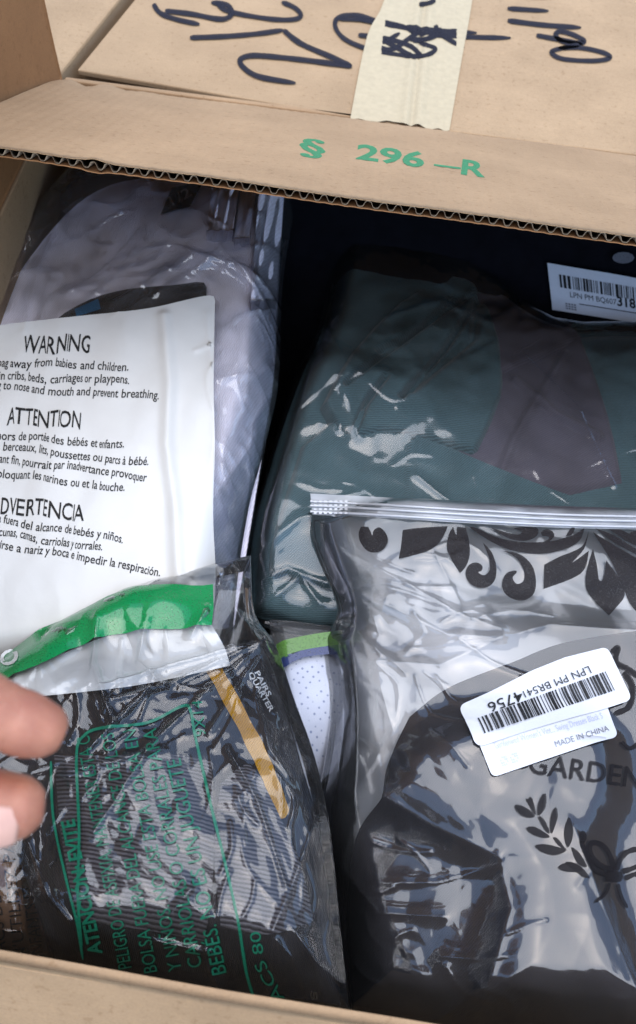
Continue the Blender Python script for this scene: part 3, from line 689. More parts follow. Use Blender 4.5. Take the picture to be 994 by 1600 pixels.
rects(SG, 'label_rule', mpG, [(.20, .765, .98, .785)], M['blackink'], lbl, .0064, gfn)
rects(SG, 'label_print', mpG, [(.10 + .02 * i, .80 + .05 * j, .115 + .02 * i, .83 + .05 * j) for i in range(4) for j in range(3)], M['greyink'], lbl, .0064, gfn)
poly_decal(SG, 'round_sticker', [(955 + 17 * math.cos(i * .5236) + 17, 397 + 9 * math.sin(i * .5236)) for i in range(12)], M['greyink'], bagG, .006, gfn)

# ------------------------------------------------------------------ B: teal garment
SB = Sheet(-.132, [[(520, 400), (610, 372), (740, 425), (860, 500), (960, 505), (1120, 520)], [(1120, 520), (1120, 700), (1120, 1000)], [(384, 965), (500, 995), (760, 1010), (1120, 1000)], [(520, 400), (497, 510), (455, 610), (415, 740), (388, 850), (384, 965)]],
           sy=.155, yc=.33, rise=.030, roll=.020)
SB.bump(590, 640, .09, .045, .011); SB.bump(470, 940, .05, .025, -.016); SB.bump(900, 480, .08, .05, -.008)
SB.wr = [(.0022, .06, 71, 2, (1, .6), -.6), (.0026, .045, 72, -3, (1, 1), .3)]
for pts, a, wd in [([(500, 560), (545, 640), (560, 690)], .002, .003), ([(400, 860), (470, 810), (560, 800)], .003, .003), ([(395, 900), (450, 880), (520, 905)], .003, .002), ([(420, 930), (470, 890), (500, 930)], .003, .002), ([(650, 745), (710, 790)], .003, .002), ([(520, 440), (480, 600), (430, 760)], .002, .0014), ([(505, 500), (540, 590), (530, 680)], .0018, .0012), ([(470, 640), (520, 600), (600, 590)], .0015, .0012), ([(600, 500), (690, 470), (760, 500)], .0015, .0012), ([(820, 560), (900, 640), (960, 760)], .0015, .0012)]:
    SB.crease(pts, a, wd)
SB.glints(14, 8, (400, 600, 620, 960), (40, 130), (-70, 30), .0012); SB.glints(10, 9, (480, 420, 980, 760), (60, 160), (-60, 60), .0007)
bagB, _ = bag('teal_garment_bag', 'clear bag of folded dark teal clothes with plum lining in the middle', SB, FT, (640, 620), 240, 240)
def contB(u, v): return SB.smooth(u, v) - .020 * np.clip(SB.pillow(u, v) / SB.rise * 2, .2, 1) + .0018 * noise(u * 25, v * 25, 81) + .0008 * noise(u * 80, v * 60, 82)
sheet_mesh(SB, 'teal_cloth', contB, MT2, bagB, 140, 140, sides=[[(527, 408), (612, 380), (738, 433), (860, 507), (960, 515), (1110, 530)], [(1110, 530), (1110, 990)], [(398, 950), (500, 975), (760, 990), (1110, 990)], [(527, 408), (500, 515), (461, 615), (420, 740), (394, 850), (390, 955)]], skirt=.12)
# the plum lining laid open, then the rounded teal fold on its left and the front panel
def rim(S, sides, rise, roll, base, seed, fold=.0012):
    P = np.concatenate([cr(e, 6) if i < 2 else cr(e, 6)[::-1] for i, e in enumerate(sides)]); o = S.uv(P, base)[::3]
    def f(u, v):
        d = np.clip(seg_dist(u, v, o, True) / roll, 0, 1); d = np.where(inside(u, v, o), d, 0)
        return base(u, v) + .0006 + rise * (1 - (1 - d) ** 2) + fold * noise(u * 30, v * 30, seed)
    return f
def patch(S, name, sides, rise, roll, base, mt, parent, seed, n=80, fold=.0022, cre=()):
    f = rim(S, sides, rise, roll, base, seed, fold)
    cl = [(S.uv(np.asarray(p, float), base), a, w_) for p, a, w_ in cre]
    def g(u, v):
        h = f(u, v)
        for p, a, w_ in cl: h = h + a * np.exp(-(seg_dist(u, v, p) / w_) ** 2)
        return h
    return sheet_mesh(S, name, g, mt, parent, n, n, sides=sides)
plumS = [[(735, 455), (790, 470), (850, 490), (905, 525)], [(905, 525), (930, 590), (955, 670), (972, 755)], [(690, 720), (780, 750), (870, 775), (972, 755)], [(735, 455), (770, 520), (760, 620), (690, 720)]]
patch(SB, 'plum_lining', plumS, .005, .006, contB, MP, bagB, 83, cre=[([(800, 600), (860, 650), (930, 690)], 0.0049, .003), ([(905, 525), (840, 540), (790, 570)], 0.0066, .002), ([(880, 560), (800, 690), (780, 740)], 0.0034, .003)])
plum2 = [[(745, 458), (800, 472), (860, 495), (905, 526)], [(905, 526), (880, 545), (850, 562)], [(772, 590), (810, 575), (850, 562)], [(745, 458), (765, 520), (772, 590)]]
patch(SB, 'plum_lining', plum2, .004, .004, lambda u, v: contB(u, v) + .0055, MP, bagB, 86, 50)
lobeS = [[(500, 640), (545, 560), (620, 480), (700, 440), (742, 452)], [(742, 452), (775, 520), (786, 590), (780, 640), (742, 722)], [(545, 700), (600, 690), (680, 705), (742, 722)], [(500, 640), (510, 660), (525, 685), (545, 700)]]
patch(SB, 'teal_fold', lobeS, .012, .006, contB, MT2, bagB, 84, 110, cre=[([(590, 560), (660, 520), (735, 470)], -0.0091, .0022), ([(625, 630), (690, 560), (742, 480)], -0.0108, .0022), ([(540, 610), (620, 550), (700, 480)], -0.0084, .002), ([(545, 700), (570, 640), (600, 600)], -0.0084, .002), ([(748, 470), (735, 540), (640, 620)], -0.0076, .003)])
frontS = [[(470, 700), (560, 640), (680, 690), (800, 740), (910, 780), (1000, 800)], [(1000, 800), (1010, 870), (1010, 950)], [(420, 900), (600, 940), (800, 960), (1010, 950)], [(470, 700), (445, 780), (425, 850), (420, 900)]]
patch(SB, 'teal_front', frontS, .008, .005, contB, MT, bagB, 85, 90, cre=[([(645, 690), (640, 740), (640, 800)], -0.0049, .0012), ([(560, 700), (560, 740)], -0.0042, .0012)])

# ------------------------------------------------------------------ E: white dotted fabric pack
SE = Sheet(-.122, [[(420, 968), (470, 972), (560, 985)], [(560, 985), (590, 1100), (590, 1300)], [(480, 1300), (590, 1300)], [(420, 968), (440, 1100), (480, 1300)]], yc=.25, rise=.010, roll=.008)
SE.ramps.append((SE.uv0((455, 1090)), SE.uv0((540, 1270)), -.045))
SE.wr = [(.0015, .03, 101, 2, (1, 1), .2)]
bagE, _ = bag('dotted_cloth_pack', 'small pack of white dotted cloth, green and blue bands on top', SE, FB, (470, 1100), 80, 80)
MDOT, t_ = mat('dotted_cloth'); uvn = N(t_, 'ShaderNodeUVMap'); mpn = N(t_, 'ShaderNodeMapping'); mpn.inputs['Scale'].default_value = (230, 230, 230); mpn.inputs['Rotation'].default_value = (0, 0, .5)
t_.links.new(uvn.outputs[0], mpn.inputs[0]); vo = N(t_, 'ShaderNodeTexVoronoi', Scale=1.0, Randomness=.25); t_.links.new(mpn.outputs[0], vo.inputs['Vector'])
rr = ramp(t_, vo.outputs['Distance'], [(.10, (.16, .20, .34)), (.22, (.50, .54, .66))]); pp = N(t_, 'ShaderNodeBsdfPrincipled', Roughness=.8); t_.links.new(rr.outputs[0], pp.inputs['Base Color'])
oo = N(t_, 'ShaderNodeOutputMaterial'); t_.links.new(pp.outputs[0], oo.inputs[0])
def contE(u, v): return SE.smooth(u, v) - .004 + .001 * noise(u * 60, v * 60, 102)
sheet_mesh(SE, 'dotted_cloth', contE, MDOT, bagE, 50, 50, sides=[[(432, 1030), (500, 1022), (560, 1020)], [(560, 1020), (580, 1100), (580, 1280)], [(480, 1280), (580, 1280)], [(432, 1030), (450, 1120), (480, 1280)]], skirt=.1)
polys_decal(SE, 'green_band', [[(432, 1008), (470, 996), (520, 988), (560, 986), (560, 1006), (520, 1010), (470, 1018), (436, 1032)]], ink_mat('leaf_green_print', (.085, .20, .04), .95, .2), bagE, .0016, SE.smooth, 3)
polys_decal(SE, 'blue_band', [[(436, 1032), (470, 1018), (520, 1010), (560, 1006), (560, 1020), (510, 1024), (470, 1030), (440, 1046)]], ink_mat('navy_print', (.028, .042, .13), .95, .2), bagE, .0016, SE.smooth, 3)

# ------------------------------------------------------------------ C: frosted zip bag with the black dress
SZ = Sheet(-.088, [[(485, 771), (600, 777), (750, 786), (900, 793), (1130, 797)], [(1130, 797), (1130, 1200), (1130, 1660)], [(548, 1588), (680, 1612), (860, 1640), (1130, 1672)],
                   [(485, 771), (490, 815), (512, 875), (531, 925), (524, 955), (510, 978), (516, 1030), (522, 1100), (514, 1170), (502, 1240), (506, 1330), (528, 1450), (548, 1588)]],
           sy=.10, yc=.22, rise=.026, roll=.026)
SZ.bump(640, 1000, .04, .03, -.006); SZ.bump(900, 960, .07, .015, -.008)
SZ.plateau([(604, 1238), (640, 1160), (760, 1120), (930, 1140), (960, 1240), (930, 1330), (965, 1480), (990, 1560), (860, 1560), (765, 1545), (788, 1430), (778, 1350), (700, 1295)], .014, .016)
SZ.ramps.append((SZ.uv0((800, 1400)), SZ.uv0((545, 1440)), -.034)); SZ.calm += [(SZ.uv0((790, 1110)), .03), (SZ.uv0((890, 1075)), .035), (SZ.uv0((850, 1150)), .03)]
SZ.wr = [(.0020, .055, 111, 2, (1, .8), .5), (.0040, .050, 114, -3, (1, 1), .1)]
for pts, a, wd in [([(490, 815), (555, 905), (620, 940), (700, 990), (775, 1000)], .005, .004), ([(560, 890), (640, 920), (720, 960), (780, 985)], .004, .003), ([(780, 1000), (860, 975), (994, 985)], .004, .003), ([(513, 1000), (600, 1020), (690, 1035), (780, 1002)], .0045, .004),
                   ([(560, 880), (535, 925), (600, 1010)], .003, .002), ([(600, 1235), (680, 1290), (770, 1340)], .005, .004), ([(775, 1345), (790, 1420), (765, 1520), (755, 1580)], .004, .003), ([(600, 1372), (690, 1375), (772, 1355)], .002, .0015),
                   ([(545, 1340), (600, 1420), (700, 1430)], .003, .002), ([(530, 1180), (570, 1250), (545, 1330)], .004, .003), ([(700, 1600), (750, 1545)], .003, .002), ([(880, 1300), (930, 1420), (985, 1560)], .004, .003), ([(600, 1060), (620, 1130), (560, 1230)], .003, .003),
                   ([(640, 1010), (665, 980), (650, 950)], .002, .0015), ([(580, 930), (600, 975), (590, 1000)], .002, .0015)]:
    SZ.crease(pts, a * .62, wd * 1.25)
SZ.glints(16, 10, (530, 850, 720, 1180), (40, 140), (10, 80), .0012); SZ.glints(12, 11, (560, 1300, 960, 1560), (30, 110), (-40, 80), .0009); SZ.glints(8, 12, (640, 850, 980, 1010), (60, 160), (-20, 30), .001)
bagZ, filmZ = bag('zip_bag', 'frosted zip bag of black clothes with floral print and a white barcode label', SZ, FZ, (760, 1250), 300, 380, bmat=FZB)
def contZ(u, v): return SZ.smooth(u, v) - .0085 * np.clip(SZ.pillow(u, v) / SZ.rise * 3, .2, 1) + .0022 * noise(u * 22, v * 22, 121) + .0010 * noise(u * 60, v * 60, 122)
sheet_mesh(SZ, 'black_dress', contZ, MB, bagZ, 140, 140, sides=[[(640, 1120), (700, 1075), (800, 1035), (900, 1000), (1120, 970)], [(1120, 970), (1120, 1655)], [(552, 1580), (680, 1604), (860, 1632), (1120, 1662)], [(640, 1120), (612, 1180), (600, 1240), (556, 1310), (542, 1440), (551, 1582)]], skirt=.14)
# zip closure
def zipfn(u, v): return np.maximum(SZ.smooth(u, v), .0) + .0015
zs = lambda o: [(485, 771 + o), (600, 777 + o), (750, 786 + o), (900, 793 + o), (1120, 797 + o)]
MZ = film_mat('milky_zip_film', .62, hcol=(.86, .89, .94), rough=.12, bump=.0004, scale=120)
strip = sheet_mesh(SZ, 'zip_strip', zipfn, MZ, bagZ, 160, 10, sides=[zs(0), [(1120, 797), (1120, 829)], zs(33), [(485, 771), (488, 804)]])
for o in (12, 19, 28):
    ff = lambda u, v: zipfn(u, v) + .0012
    uvl = SZ.uv(cr(zs(o), 12), ff); cen = SZ.pt(uvl[:, 0], uvl[:, 1], ff(uvl[:, 0], uvl[:, 1])); k_ = 8; m_ = len(cen); V = []
    for i in range(k_):
        a = 2 * math.pi * i / k_; V.append(cen + .0009 * (math.cos(a) * SZ.N + math.sin(a) * SZ.V))
    V = np.concatenate(V); idx = np.arange(m_ - 1)
    Fq = np.concatenate([np.stack([idx + i * m_, idx + 1 + i * m_, idx + 1 + ((i + 1) % k_) * m_, idx + ((i + 1) % k_) * m_], 1) for i in range(k_)])
    link('zip_rail', np_mesh('zip_rail', V, Fq, True, np.zeros((len(V), 2))), MZ, strip)
pts_ = [[(x, y), (x + 4.5, y), (x + 4.5, y + 3), (x, y + 3)] for x in np.arange(490, 540, 8) for y in (785, 791, 797, 803)]
polys_decal(SZ, 'zip_end_crimp', pts_, M['label'], strip, .0026, lambda u, v: zipfn(u, v), 0)
# black flourish print under the zip
def Z(l): return [(480 + x / 1.934, 760 + y / 1.934) for x, y in l]
flor = [Z(l) for l in [
    [(162, 124), (162, 124), (184, 124), (184, 124), (192, 140), (196, 150), (201, 134), (218, 126), (236, 142), (243, 165), (232, 190), (208, 202), (180, 196), (160, 170), (155, 145)],
    [(288, 134), (288, 134), (330, 128), (424, 122), (424, 122), (412, 150), (390, 180), (350, 202), (276, 221), (276, 221), (283, 180)],
    [(440, 124), (440, 124), (450, 150), (452, 124), (452, 124), (478, 126), (478, 126), (489, 170), (490, 212), (478, 245), (461, 264), (461, 264), (436, 225), (422, 190), (426, 150)],
    [(530, 172), (530, 172), (556, 200), (570, 240), (568, 280), (548, 304), (515, 308), (488, 292), (478, 264), (490, 238), (512, 232), (528, 242), (527, 256), (516, 262), (536, 270), (551, 252), (549, 222), (541, 198)],
    [(588, 197), (588, 197), (640, 206), (678, 240), (690, 285), (684, 325), (655, 346), (620, 342), (594, 322), (588, 292), (602, 264), (626, 256), (632, 262), (620, 278), (632, 296), (652, 288), (655, 262), (640, 230), (616, 208)],
    [(716, 238), (716, 238), (762, 214), (828, 184), (850, 134), (850, 134), (836, 190), (800, 232), (850, 196), (850, 196), (838, 250), (800, 280), (713, 312), (713, 312)],
    [(486, 124), (486, 124), (512, 128), (560, 152), (640, 170), (730, 168), (800, 150), (838, 126), (838, 126), (820, 168), (770, 194), (700, 206), (620, 196), (560, 172)],
    [(552, 126), (552, 126), (590, 138), (634, 148), (648, 138), (624, 128), (690, 126), (694, 150), (660, 166), (610, 160)],
    [(706, 140), (722, 131), (740, 138), (745, 152), (730, 168), (708, 172), (708, 172), (730, 160), (722, 153), (710, 152)],
    [(780, 152), (780, 152), (796, 128), (808, 128), (808, 128), (798, 148)],
    [(862, 190), (862, 190), (874, 240), (880, 282), (892, 282), (902, 225), (902, 225), (930, 262), (952, 300), (957, 335), (930, 370), (910, 392), (910, 392), (870, 352), (842, 312), (842, 262)],
    [(862, 140), (862, 140), (900, 164), (985, 214), (1070, 262), (1070, 420), (985, 372), (950, 300), (912, 220)],
    [(868, 128), (868, 128), (930, 152), (985, 186), (1070, 226), (1070, 246), (985, 204), (920, 168)],
    [(905, 128), (905, 128), (940, 130), (985, 152), (1070, 186), (1070, 208), (980, 176)],
    [(975, 146), (990, 136), (1070, 130), (1070, 165), (990, 164)]]]
zfn = SZ.film
polys_decal(SZ, 'floral_print', flor, M['floral'], bagZ, .0010, SZ.film, 4, .003)
# faint brand lettering, leaf sprig and bow
text_decal(SZ, 'printed_text', 'GARDEN', (824, 1207), (1001, 1233), 32, M['faint'], bagZ, .0010, SZ.film, .008, maxlen=.003)
def P2(l): return [(760 + x / 4.248, 1160 + y / 4.248) for x, y in l]
leaves = [[(185, 420), (230, 420), (290, 455), (318, 495), (270, 500), (215, 470)], [(258, 378), (272, 376), (290, 362), (310, 400), (328, 485), (300, 450)], [(388, 338), (396, 400), (380, 450), (345, 488), (338, 440), (355, 380)],
          [(458, 432), (472, 490), (455, 550), (430, 608), (420, 550), (430, 480)], [(345, 500), (365, 498), (400, 545), (418, 605), (385, 580)], [(264, 570), (310, 560), (370, 590), (418, 628), (370, 636), (300, 610)],
          [(545, 498), (570, 560), (568, 640), (535, 700), (512, 620), (520, 550)], [(440, 635), (470, 640), (510, 690), (530, 720), (480, 690)], [(325, 690), (370, 676), (450, 690), (525, 720), (450, 748), (370, 730)],
          [(560, 700), (610, 730), (650, 790), (660, 830), (600, 800)], [(475, 825), (520, 800), (580, 800), (640, 850), (560, 862), (500, 850)], [(520, 800), (580, 800), (640, 840), (682, 902), (620, 880)],
          [(625, 590), (655, 600), (662, 640), (640, 672), (620, 640)]]
polys_decal(SZ, 'leaf_print', [P2(l) for l in leaves], M['faint'], bagZ, .0010, SZ.film, 4, .003)
bow = [P2(l) for l in [[(850, 845), (780, 830), (710, 780), (680, 710), (700, 670), (760, 680), (810, 740), (850, 845)], [(860, 850), (885, 780), (930, 730), (1000, 710), (1060, 720)], [(900, 860), (960, 840), (1060, 800)], [(920, 905), (970, 880), (1060, 860)],
      [(800, 880), (740, 860), (700, 820), (640, 700), (630, 650)], [(815, 935), (790, 1000), (720, 1062)], [(870, 940), (890, 1020), (932, 1100)], [(790, 885), (840, 890), (900, 895)]]]
ribbons(SZ, 'bow_print', [(b, w_) for b, w_ in zip(bow, (8, 8, 8, 8, 7, 5, 6, 18))], 6, M['faint'], bagZ, .0010, SZ.film, 6, .003)
ribbons(SZ, 'flourish_print', [([(955, 1020), (965, 1012), (962, 1035), (980, 1045), (1000, 1060)], 8), ([(975, 1050), (988, 1075), (982, 1105), (960, 1115)], 9), ([(970, 1160), (985, 1170), (1000, 1158)], 6)], 6, M['faint'], bagZ, .0010, SZ.film, 6, .003)
# the two stuck labels
def lblfn(u, v): return SZ.smooth(u, v) * .5 + .5 * SZ.film(u, v)
def rrect(c, r, n=6):
    c = np.asarray(c, float); o = []
    for i in range(4):
        a, b, d = c[i - 1], c[i], c[(i + 1) % 4]; p = b + (a - b) / np.linalg.norm(a - b) * r; q = b + (d - b) / np.linalg.norm(d - b) * r
        for k in range(n + 1):
            t = k / n; o.append((1 - t) ** 2 * p + 2 * t * (1 - t) * b + t * t * q)
    return o
low = poly_decal(SZ, 'under_label', rrect([(742, 1150), (944, 1098), (964, 1152), (768, 1216)], 10), M['label'], bagZ, .0022, lblfn, 0, .002)
mpL = label_map([(742, 1150), (944, 1098), (964, 1152), (768, 1216)])
text_on(SZ, 'label_print', mpL, "Gardenwed Women's Vint... Swing Dresses Black S", .10, .42, .94, .17, M['palink'], low, .0027, lblfn, .0)
text_on(SZ, 'label_print', mpL, 'MADE IN CHINA', .53, .78, .95, .15, M['greyink'], low, .0027, lblfn, .0)
rects(SZ, 'label_marks', mpL, [(.10 + .016 * i, .62 + .06 * j, .110 + .016 * i, .66 + .06 * j) for i in range(9) for j in range(4) if i != 4 and (i * 7 + j * 3) % 5], M['palink'], low, .0027, lblfn)
LC = [(714, 1106), (944, 1012), (986, 1096), (743, 1170)]
LP = rrect([(714, 1105), (945, 1012), (985, 1096), (743, 1170)], 13)
top_l = poly_decal(SZ, 'barcode_label', LP[:7] + [(760, 1085), (830, 1050), (880, 1030)] + LP[7:], M['label'], bagZ, .0034, lblfn, 0, .002)
mpT = label_map(LC)
rects(SZ, 'barcode', mpT, bars(11, 44, .075, .93, .40, .76), M['blackink'], top_l, .0043, lblfn)
text_on(SZ, 'label_print', mpT, 'LPN PM BR541', .40, .21, .84, .14, M['blackink'], top_l, .0043, lblfn, .0, True)
text_on(SZ, 'label_print', mpT, '4756', .165, .18, .39, .21, M['blackink'], top_l, .0043, lblfn, .006, True)

# ------------------------------------------------------------------ D: socks in a crinkled clear bag
SD = Sheet(-.082, [[(-90, 1072), (0, 1028), (90, 972), (200, 918), (300, 888), (392, 868)], [(392, 868), (398, 950), (432, 1010), (462, 1100), (492, 1190), (515, 1300), (532, 1450), (546, 1578)],
                   [(-90, 1478), (100, 1508), (300, 1545), (546, 1578)], [(-90, 1072), (-95, 1280), (-90, 1478)]], sy=-.01, yc=.17, rise=.026, roll=.030)
SD.bump(250, 1350, .07, .07, .010); SD.bump(180, 1040, .06, .02, -.008); SD.bump(420, 1330, .03, .08, .004); SD.bump(350, 950, .03, .02, -.008); SD.bump(20, 1420, .02, .05, -.02)
SD.wr = [(.0022, .045, 131, 2, (1, .5), .9), (.0055, .026, 135, -3, (1, .6), .7)]
for pts, a, wd in [([(415, 1000), (330, 1040), (230, 1090), (140, 1180)], .004, .002), ([(415, 1000), (350, 1060), (250, 1160), (150, 1310)], .0035, .002), ([(415, 1000), (340, 1020), (260, 1040), (160, 1080)], .004, .002), ([(415, 1000), (370, 1080), (330, 1150)], .003, .002),
                   ([(415, 1000), (400, 1090), (420, 1180), (450, 1220)], .003, .0018), ([(150, 960), (145, 1040), (180, 1140)], .005, .003), ([(230, 960), (215, 1030), (260, 1080), (180, 1100)], .004, .002),
                   ([(490, 1290), (455, 1390), (425, 1460), (418, 1540)], .004, .002), ([(355, 1180), (400, 1260), (445, 1390)], .003, .0014), ([(480, 1470), (500, 1530), (520, 1570)], .003, .002), ([(460, 1460), (490, 1500), (540, 1530)], .003, .002),
                   ([(300, 1400), (240, 1470), (330, 1490)], .004, .002), ([(330, 1440), (320, 1500), (350, 1550)], .003, .002), ([(100, 1210), (180, 1200), (260, 1180)], .003, .002), ([(392, 870), (370, 930), (410, 1000)], .004, .003), ([(350, 880), (330, 940), (300, 990)], .004, .003), ([(110, 1440), (75, 1400), (40, 1310)], .004, .0018)]:
    SD.crease(pts, a * .95, wd * .85)
SD.glints(20, 13, (80, 1030, 400, 1260), (50, 160), (95, 165), .0014, .0009); SD.glints(16, 14, (340, 1180, 520, 1560), (40, 130), (60, 120), .0016, .0009); SD.glints(10, 15, (20, 920, 390, 1060), (40, 110), (60, 130), .0012)
bagD, filmD = bag('sock_bag', 'crinkled clear bag of black socks with green band and green lettering', SD, FS_, (280, 1300), 320, 320)
def contD(u, v): return SD.smooth(u, v) - .0095 * np.clip(SD.pillow(u, v) / SD.rise * 3, .2, 1) + .0020 * noise(u * 24, v * 24, 141) + .0006 * noise(u * 120, v * 120, 142)
sheet_mesh(SD, 'black_sock', contD, MSK, bagD, 130, 130, sides=[[(-60, 1110), (60, 1090), (200, 1070), (300, 1040), (400, 1010)], [(400, 1010), (440, 1090), (470, 1190), (500, 1300), (520, 1450), (534, 1570)], [(85, 1500), (300, 1538), (534, 1570)], [(-60, 1110), (10, 1290), (85, 1500)]], skirt=.10)
def contD2(u, v): return contD(u, v) + .0012
ribS = [[(85, 1180), (200, 1180), (280, 1180), (330, 1190)], [(330, 1190), (335, 1300), (330, 1400), (320, 1470)], [(120, 1440), (220, 1452), (320, 1470)], [(85, 1180), (95, 1300), (120, 1440)]]
patch(SD, 'ribbed_cuff', ribS, .004, .012, contD2, MRIB, bagD, 143, 70, .001)
rib2 = [[(345, 1225), (390, 1195), (430, 1260)], [(430, 1260), (470, 1350), (490, 1440)], [(345, 1450), (420, 1460), (490, 1440)], [(345, 1225), (335, 1330), (345, 1450)]]
patch(SD, 'ribbed_cuff', rib2, .004, .012, contD2, MRIB, bagD, 144, 60, .001)
MGO = cloth_mat('mustard_stripe', (.44, .225, .010), 'twill', .0012, .25, .4, .1)
ribbons(SD, 'mustard_stripe', [([(328, 1036), (350, 1075), (385, 1140), (412, 1195), (430, 1240), (442, 1280)], 24)], 24, MGO, bagD, .0016, contD, 6)
# paper insert and header prints
def insfn(u, v): return SD.smooth(u, v) - .003
MWP = plain_mat('white_insert_paper', (.62, .64, .64), .5, .3, 60, .05, .0006)
sheet_mesh(SD, 'paper_insert', insfn, MWP, bagD, 50, 30, sides=[[(10, 1060), (100, 1020), (200, 985), (330, 975)], [(330, 975), (350, 1010), (360, 1040)], [(40, 1090), (140, 1080), (230, 1068), (360, 1040)], [(10, 1060), (40, 1090)]])
grn = [(-60, 1082), (0, 1030), (60, 985), (100, 968), (180, 930), (196, 921), (220, 918), (262, 914), (300, 916), (333, 914), (334, 950), (331, 978), (290, 983), (240, 984), (170, 994), (110, 1015), (60, 1040), (20, 1055), (-50, 1105)]
def gfn2(u, v): return SD.film(u, v)
poly_decal(SD, 'green_band', grn, M['greenband'], bagD, .0010, gfn2, 0, .003)
text_decal(SD, 'printed_text', 'O', (8, 1046), (34, 1030), 22, M['white_ink'], bagD, .0016, gfn2, .03)
ribbons(SD, 'printed_frame', [([(128, 1480), (122, 1400), (124, 1300), (120, 1180), (132, 1150), (160, 1138), (230, 1130), (285, 1104), (298, 1112), (305, 1150), (330, 1260), (352, 1350), (372, 1440), (385, 1520), (400, 1570)], 4.5), ([(80, 1190), (84, 1280), (105, 1380), (120, 1440), (130, 1500)], 4)], 4, M['greentext'], bagD, .0008, gfn2, 8, .003)
vl = lambda s_, x0, y0, x1, y1, h, b=0.0: text_decal(SD, 'printed_text', s_, (x0, y0), (x1, y1), h, M['greentext'], bagD, .0009, gfn2, b, 0, None, .003)
vl('ATENCI\u00d3N: EVITE', 160, 1490, 116, 1280, 21, .03)
vl('PELIGRO DE ASFIXIA, MANTENER ESTA C', 206, 1512, 140, 1150, 21)
vl('BOLSA FUERA DEL ALCANCE DE LOS', 246, 1518, 178, 1145, 21)
vl('Y NI\u00d1OS. NO USE ESTA BOLSA EN', 284, 1516, 212, 1140, 21)
vl('CARRIOLAS O CORRALES PARA', 316, 1510, 244, 1138, 22)
vl('BEB\u00c9S. NO ES UN JUGUETE', 354, 1520, 282, 1185, 23, .004)
vl('9X14', 322, 1150, 316, 1095, 17)
vl('80', 412, 1490, 406, 1455, 17); vl('ACS', 445, 1560, 412, 1500, 18)
text_decal(SD, 'white_print', 'PAIRS', (398, 1050), (418, 1088), 8, M['white_ink'], bagD, -.0008, SD.smooth, .02)
text_decal(SD, 'white_print', 'QUARTER', (388, 1052), (422, 1112), 8, M['white_ink'], bagD, -.0008, SD.smooth, .02)
text_decal(SD, 'white_print', '5', (486, 1548), (486, 1562), 10, M['white_ink'], bagD, -.0008, SD.smooth, .02)

# ------------------------------------------------------------------ F: kraft pack in the near left corner
SF = Sheet(-.100, [[(-120, 1220), (0, 1250), (40, 1262)], [(40, 1262), (60, 1380), (80, 1495)], [(-120, 1480), (80, 1510)], [(-120, 1220), (-120, 1480)]], yc=.1, rise=.012, roll=.012)
SF.wr = [(.0012, .03, 151, 2, (1, 1), .4)]
bagF, _ = bag('kraft_pack', 'clear bag over brown board with black lettering, in the near left corner', SF, FW, (20, 1400), 70, 70)
sheet_mesh(SF, 'brown_board', lambda u, v: SF.smooth(u, v) - .003, M['kraft3'], bagF, 30, 30, sides=[[(-110, 1230), (36, 1270)], [(36, 1270), (75, 1490)], [(-110, 1475), (75, 1500)], [(-110, 1230), (-110, 1475)]], skirt=.08)
for s_, p0, p1 in [('SACS DE PLASTIQUE', (12, 1500), (-10, 1260)), ("N'UTILISEZ PAS (SE", (42, 1500), (14, 1255)), ('ENFANTS ET INFANTS', (70, 1500), (40, 1290))]:
    text_decal(SF, 'printed_text', s_, p0, p1, 19, M['blackink'], bagF, .0015, SF.film)

# ------------------------------------------------------------------ dark clothes filling the gaps below
SU = Sheet(-.25, None, yc=.3); 
SU2 = [[(300, 300), (1250, 420)], [(1250, 420), (1250, 1560)], [(-250, 1420), (1250, 1560)], [(-60, 420), (-250, 1420)]]
und = sheet_mesh(SU, 'dark_clothes', lambda u, v: .008 * noise(u * 14, v * 14, 161) + .003 * noise(u * 50, v * 50, 162), MB, None, 80, 80, sides=[[(-20, 300), (1150, 420)], [(1150, 420), (1150, 1500)], [(-120, 1380), (1150, 1500)], [(-20, 300), (-120, 1380)]], skirt=.08)
tag(und, 'black clothes deep in the box, glimpsed between the bags', 'clothes')

# ================================================================== HAND
def tube(bm, pts, rad, flat=None, n=24, m=40, cuts=()):
    P = cr(pts, 30); R = np.interp(np.linspace(0, len(rad) - 1, len(P)), np.arange(len(rad)), rad)
    arc = np.r_[0, np.cumsum(np.linalg.norm(np.diff(P, axis=0), axis=1))]; arc = arc[-1] - arc
    for c_ in cuts: R = R * (1 - .055 * np.exp(-((arc - c_) / .0009) ** 2))
    d = np.gradient(P, axis=0); d /= np.linalg.norm(d, axis=1)[:, None]
    ref = np.array([0, 0, 1.]); rings = []
    for i in range(len(P)):
        a = np.cross(d[i], ref); a /= np.linalg.norm(a); b = np.cross(a, d[i]); fl = 1.0 if flat is None else flat
        rings.append([bm.verts.new(tuple(P[i] + R[i] * (math.cos(t) * a + fl * math.sin(t) * b))) for t in np.linspace(0, 2 * math.pi, n, False)])
    for r0, r1 in zip(rings, rings[1:]):
        for i in range(n): bm.faces.new((r0[i], r0[(i + 1) % n], r1[(i + 1) % n], r1[i]))
    bm.faces.new(rings[0][::-1]); bm.faces.new(rings[-1])
def hp(px, py, d): return at_depth(px, py, d)
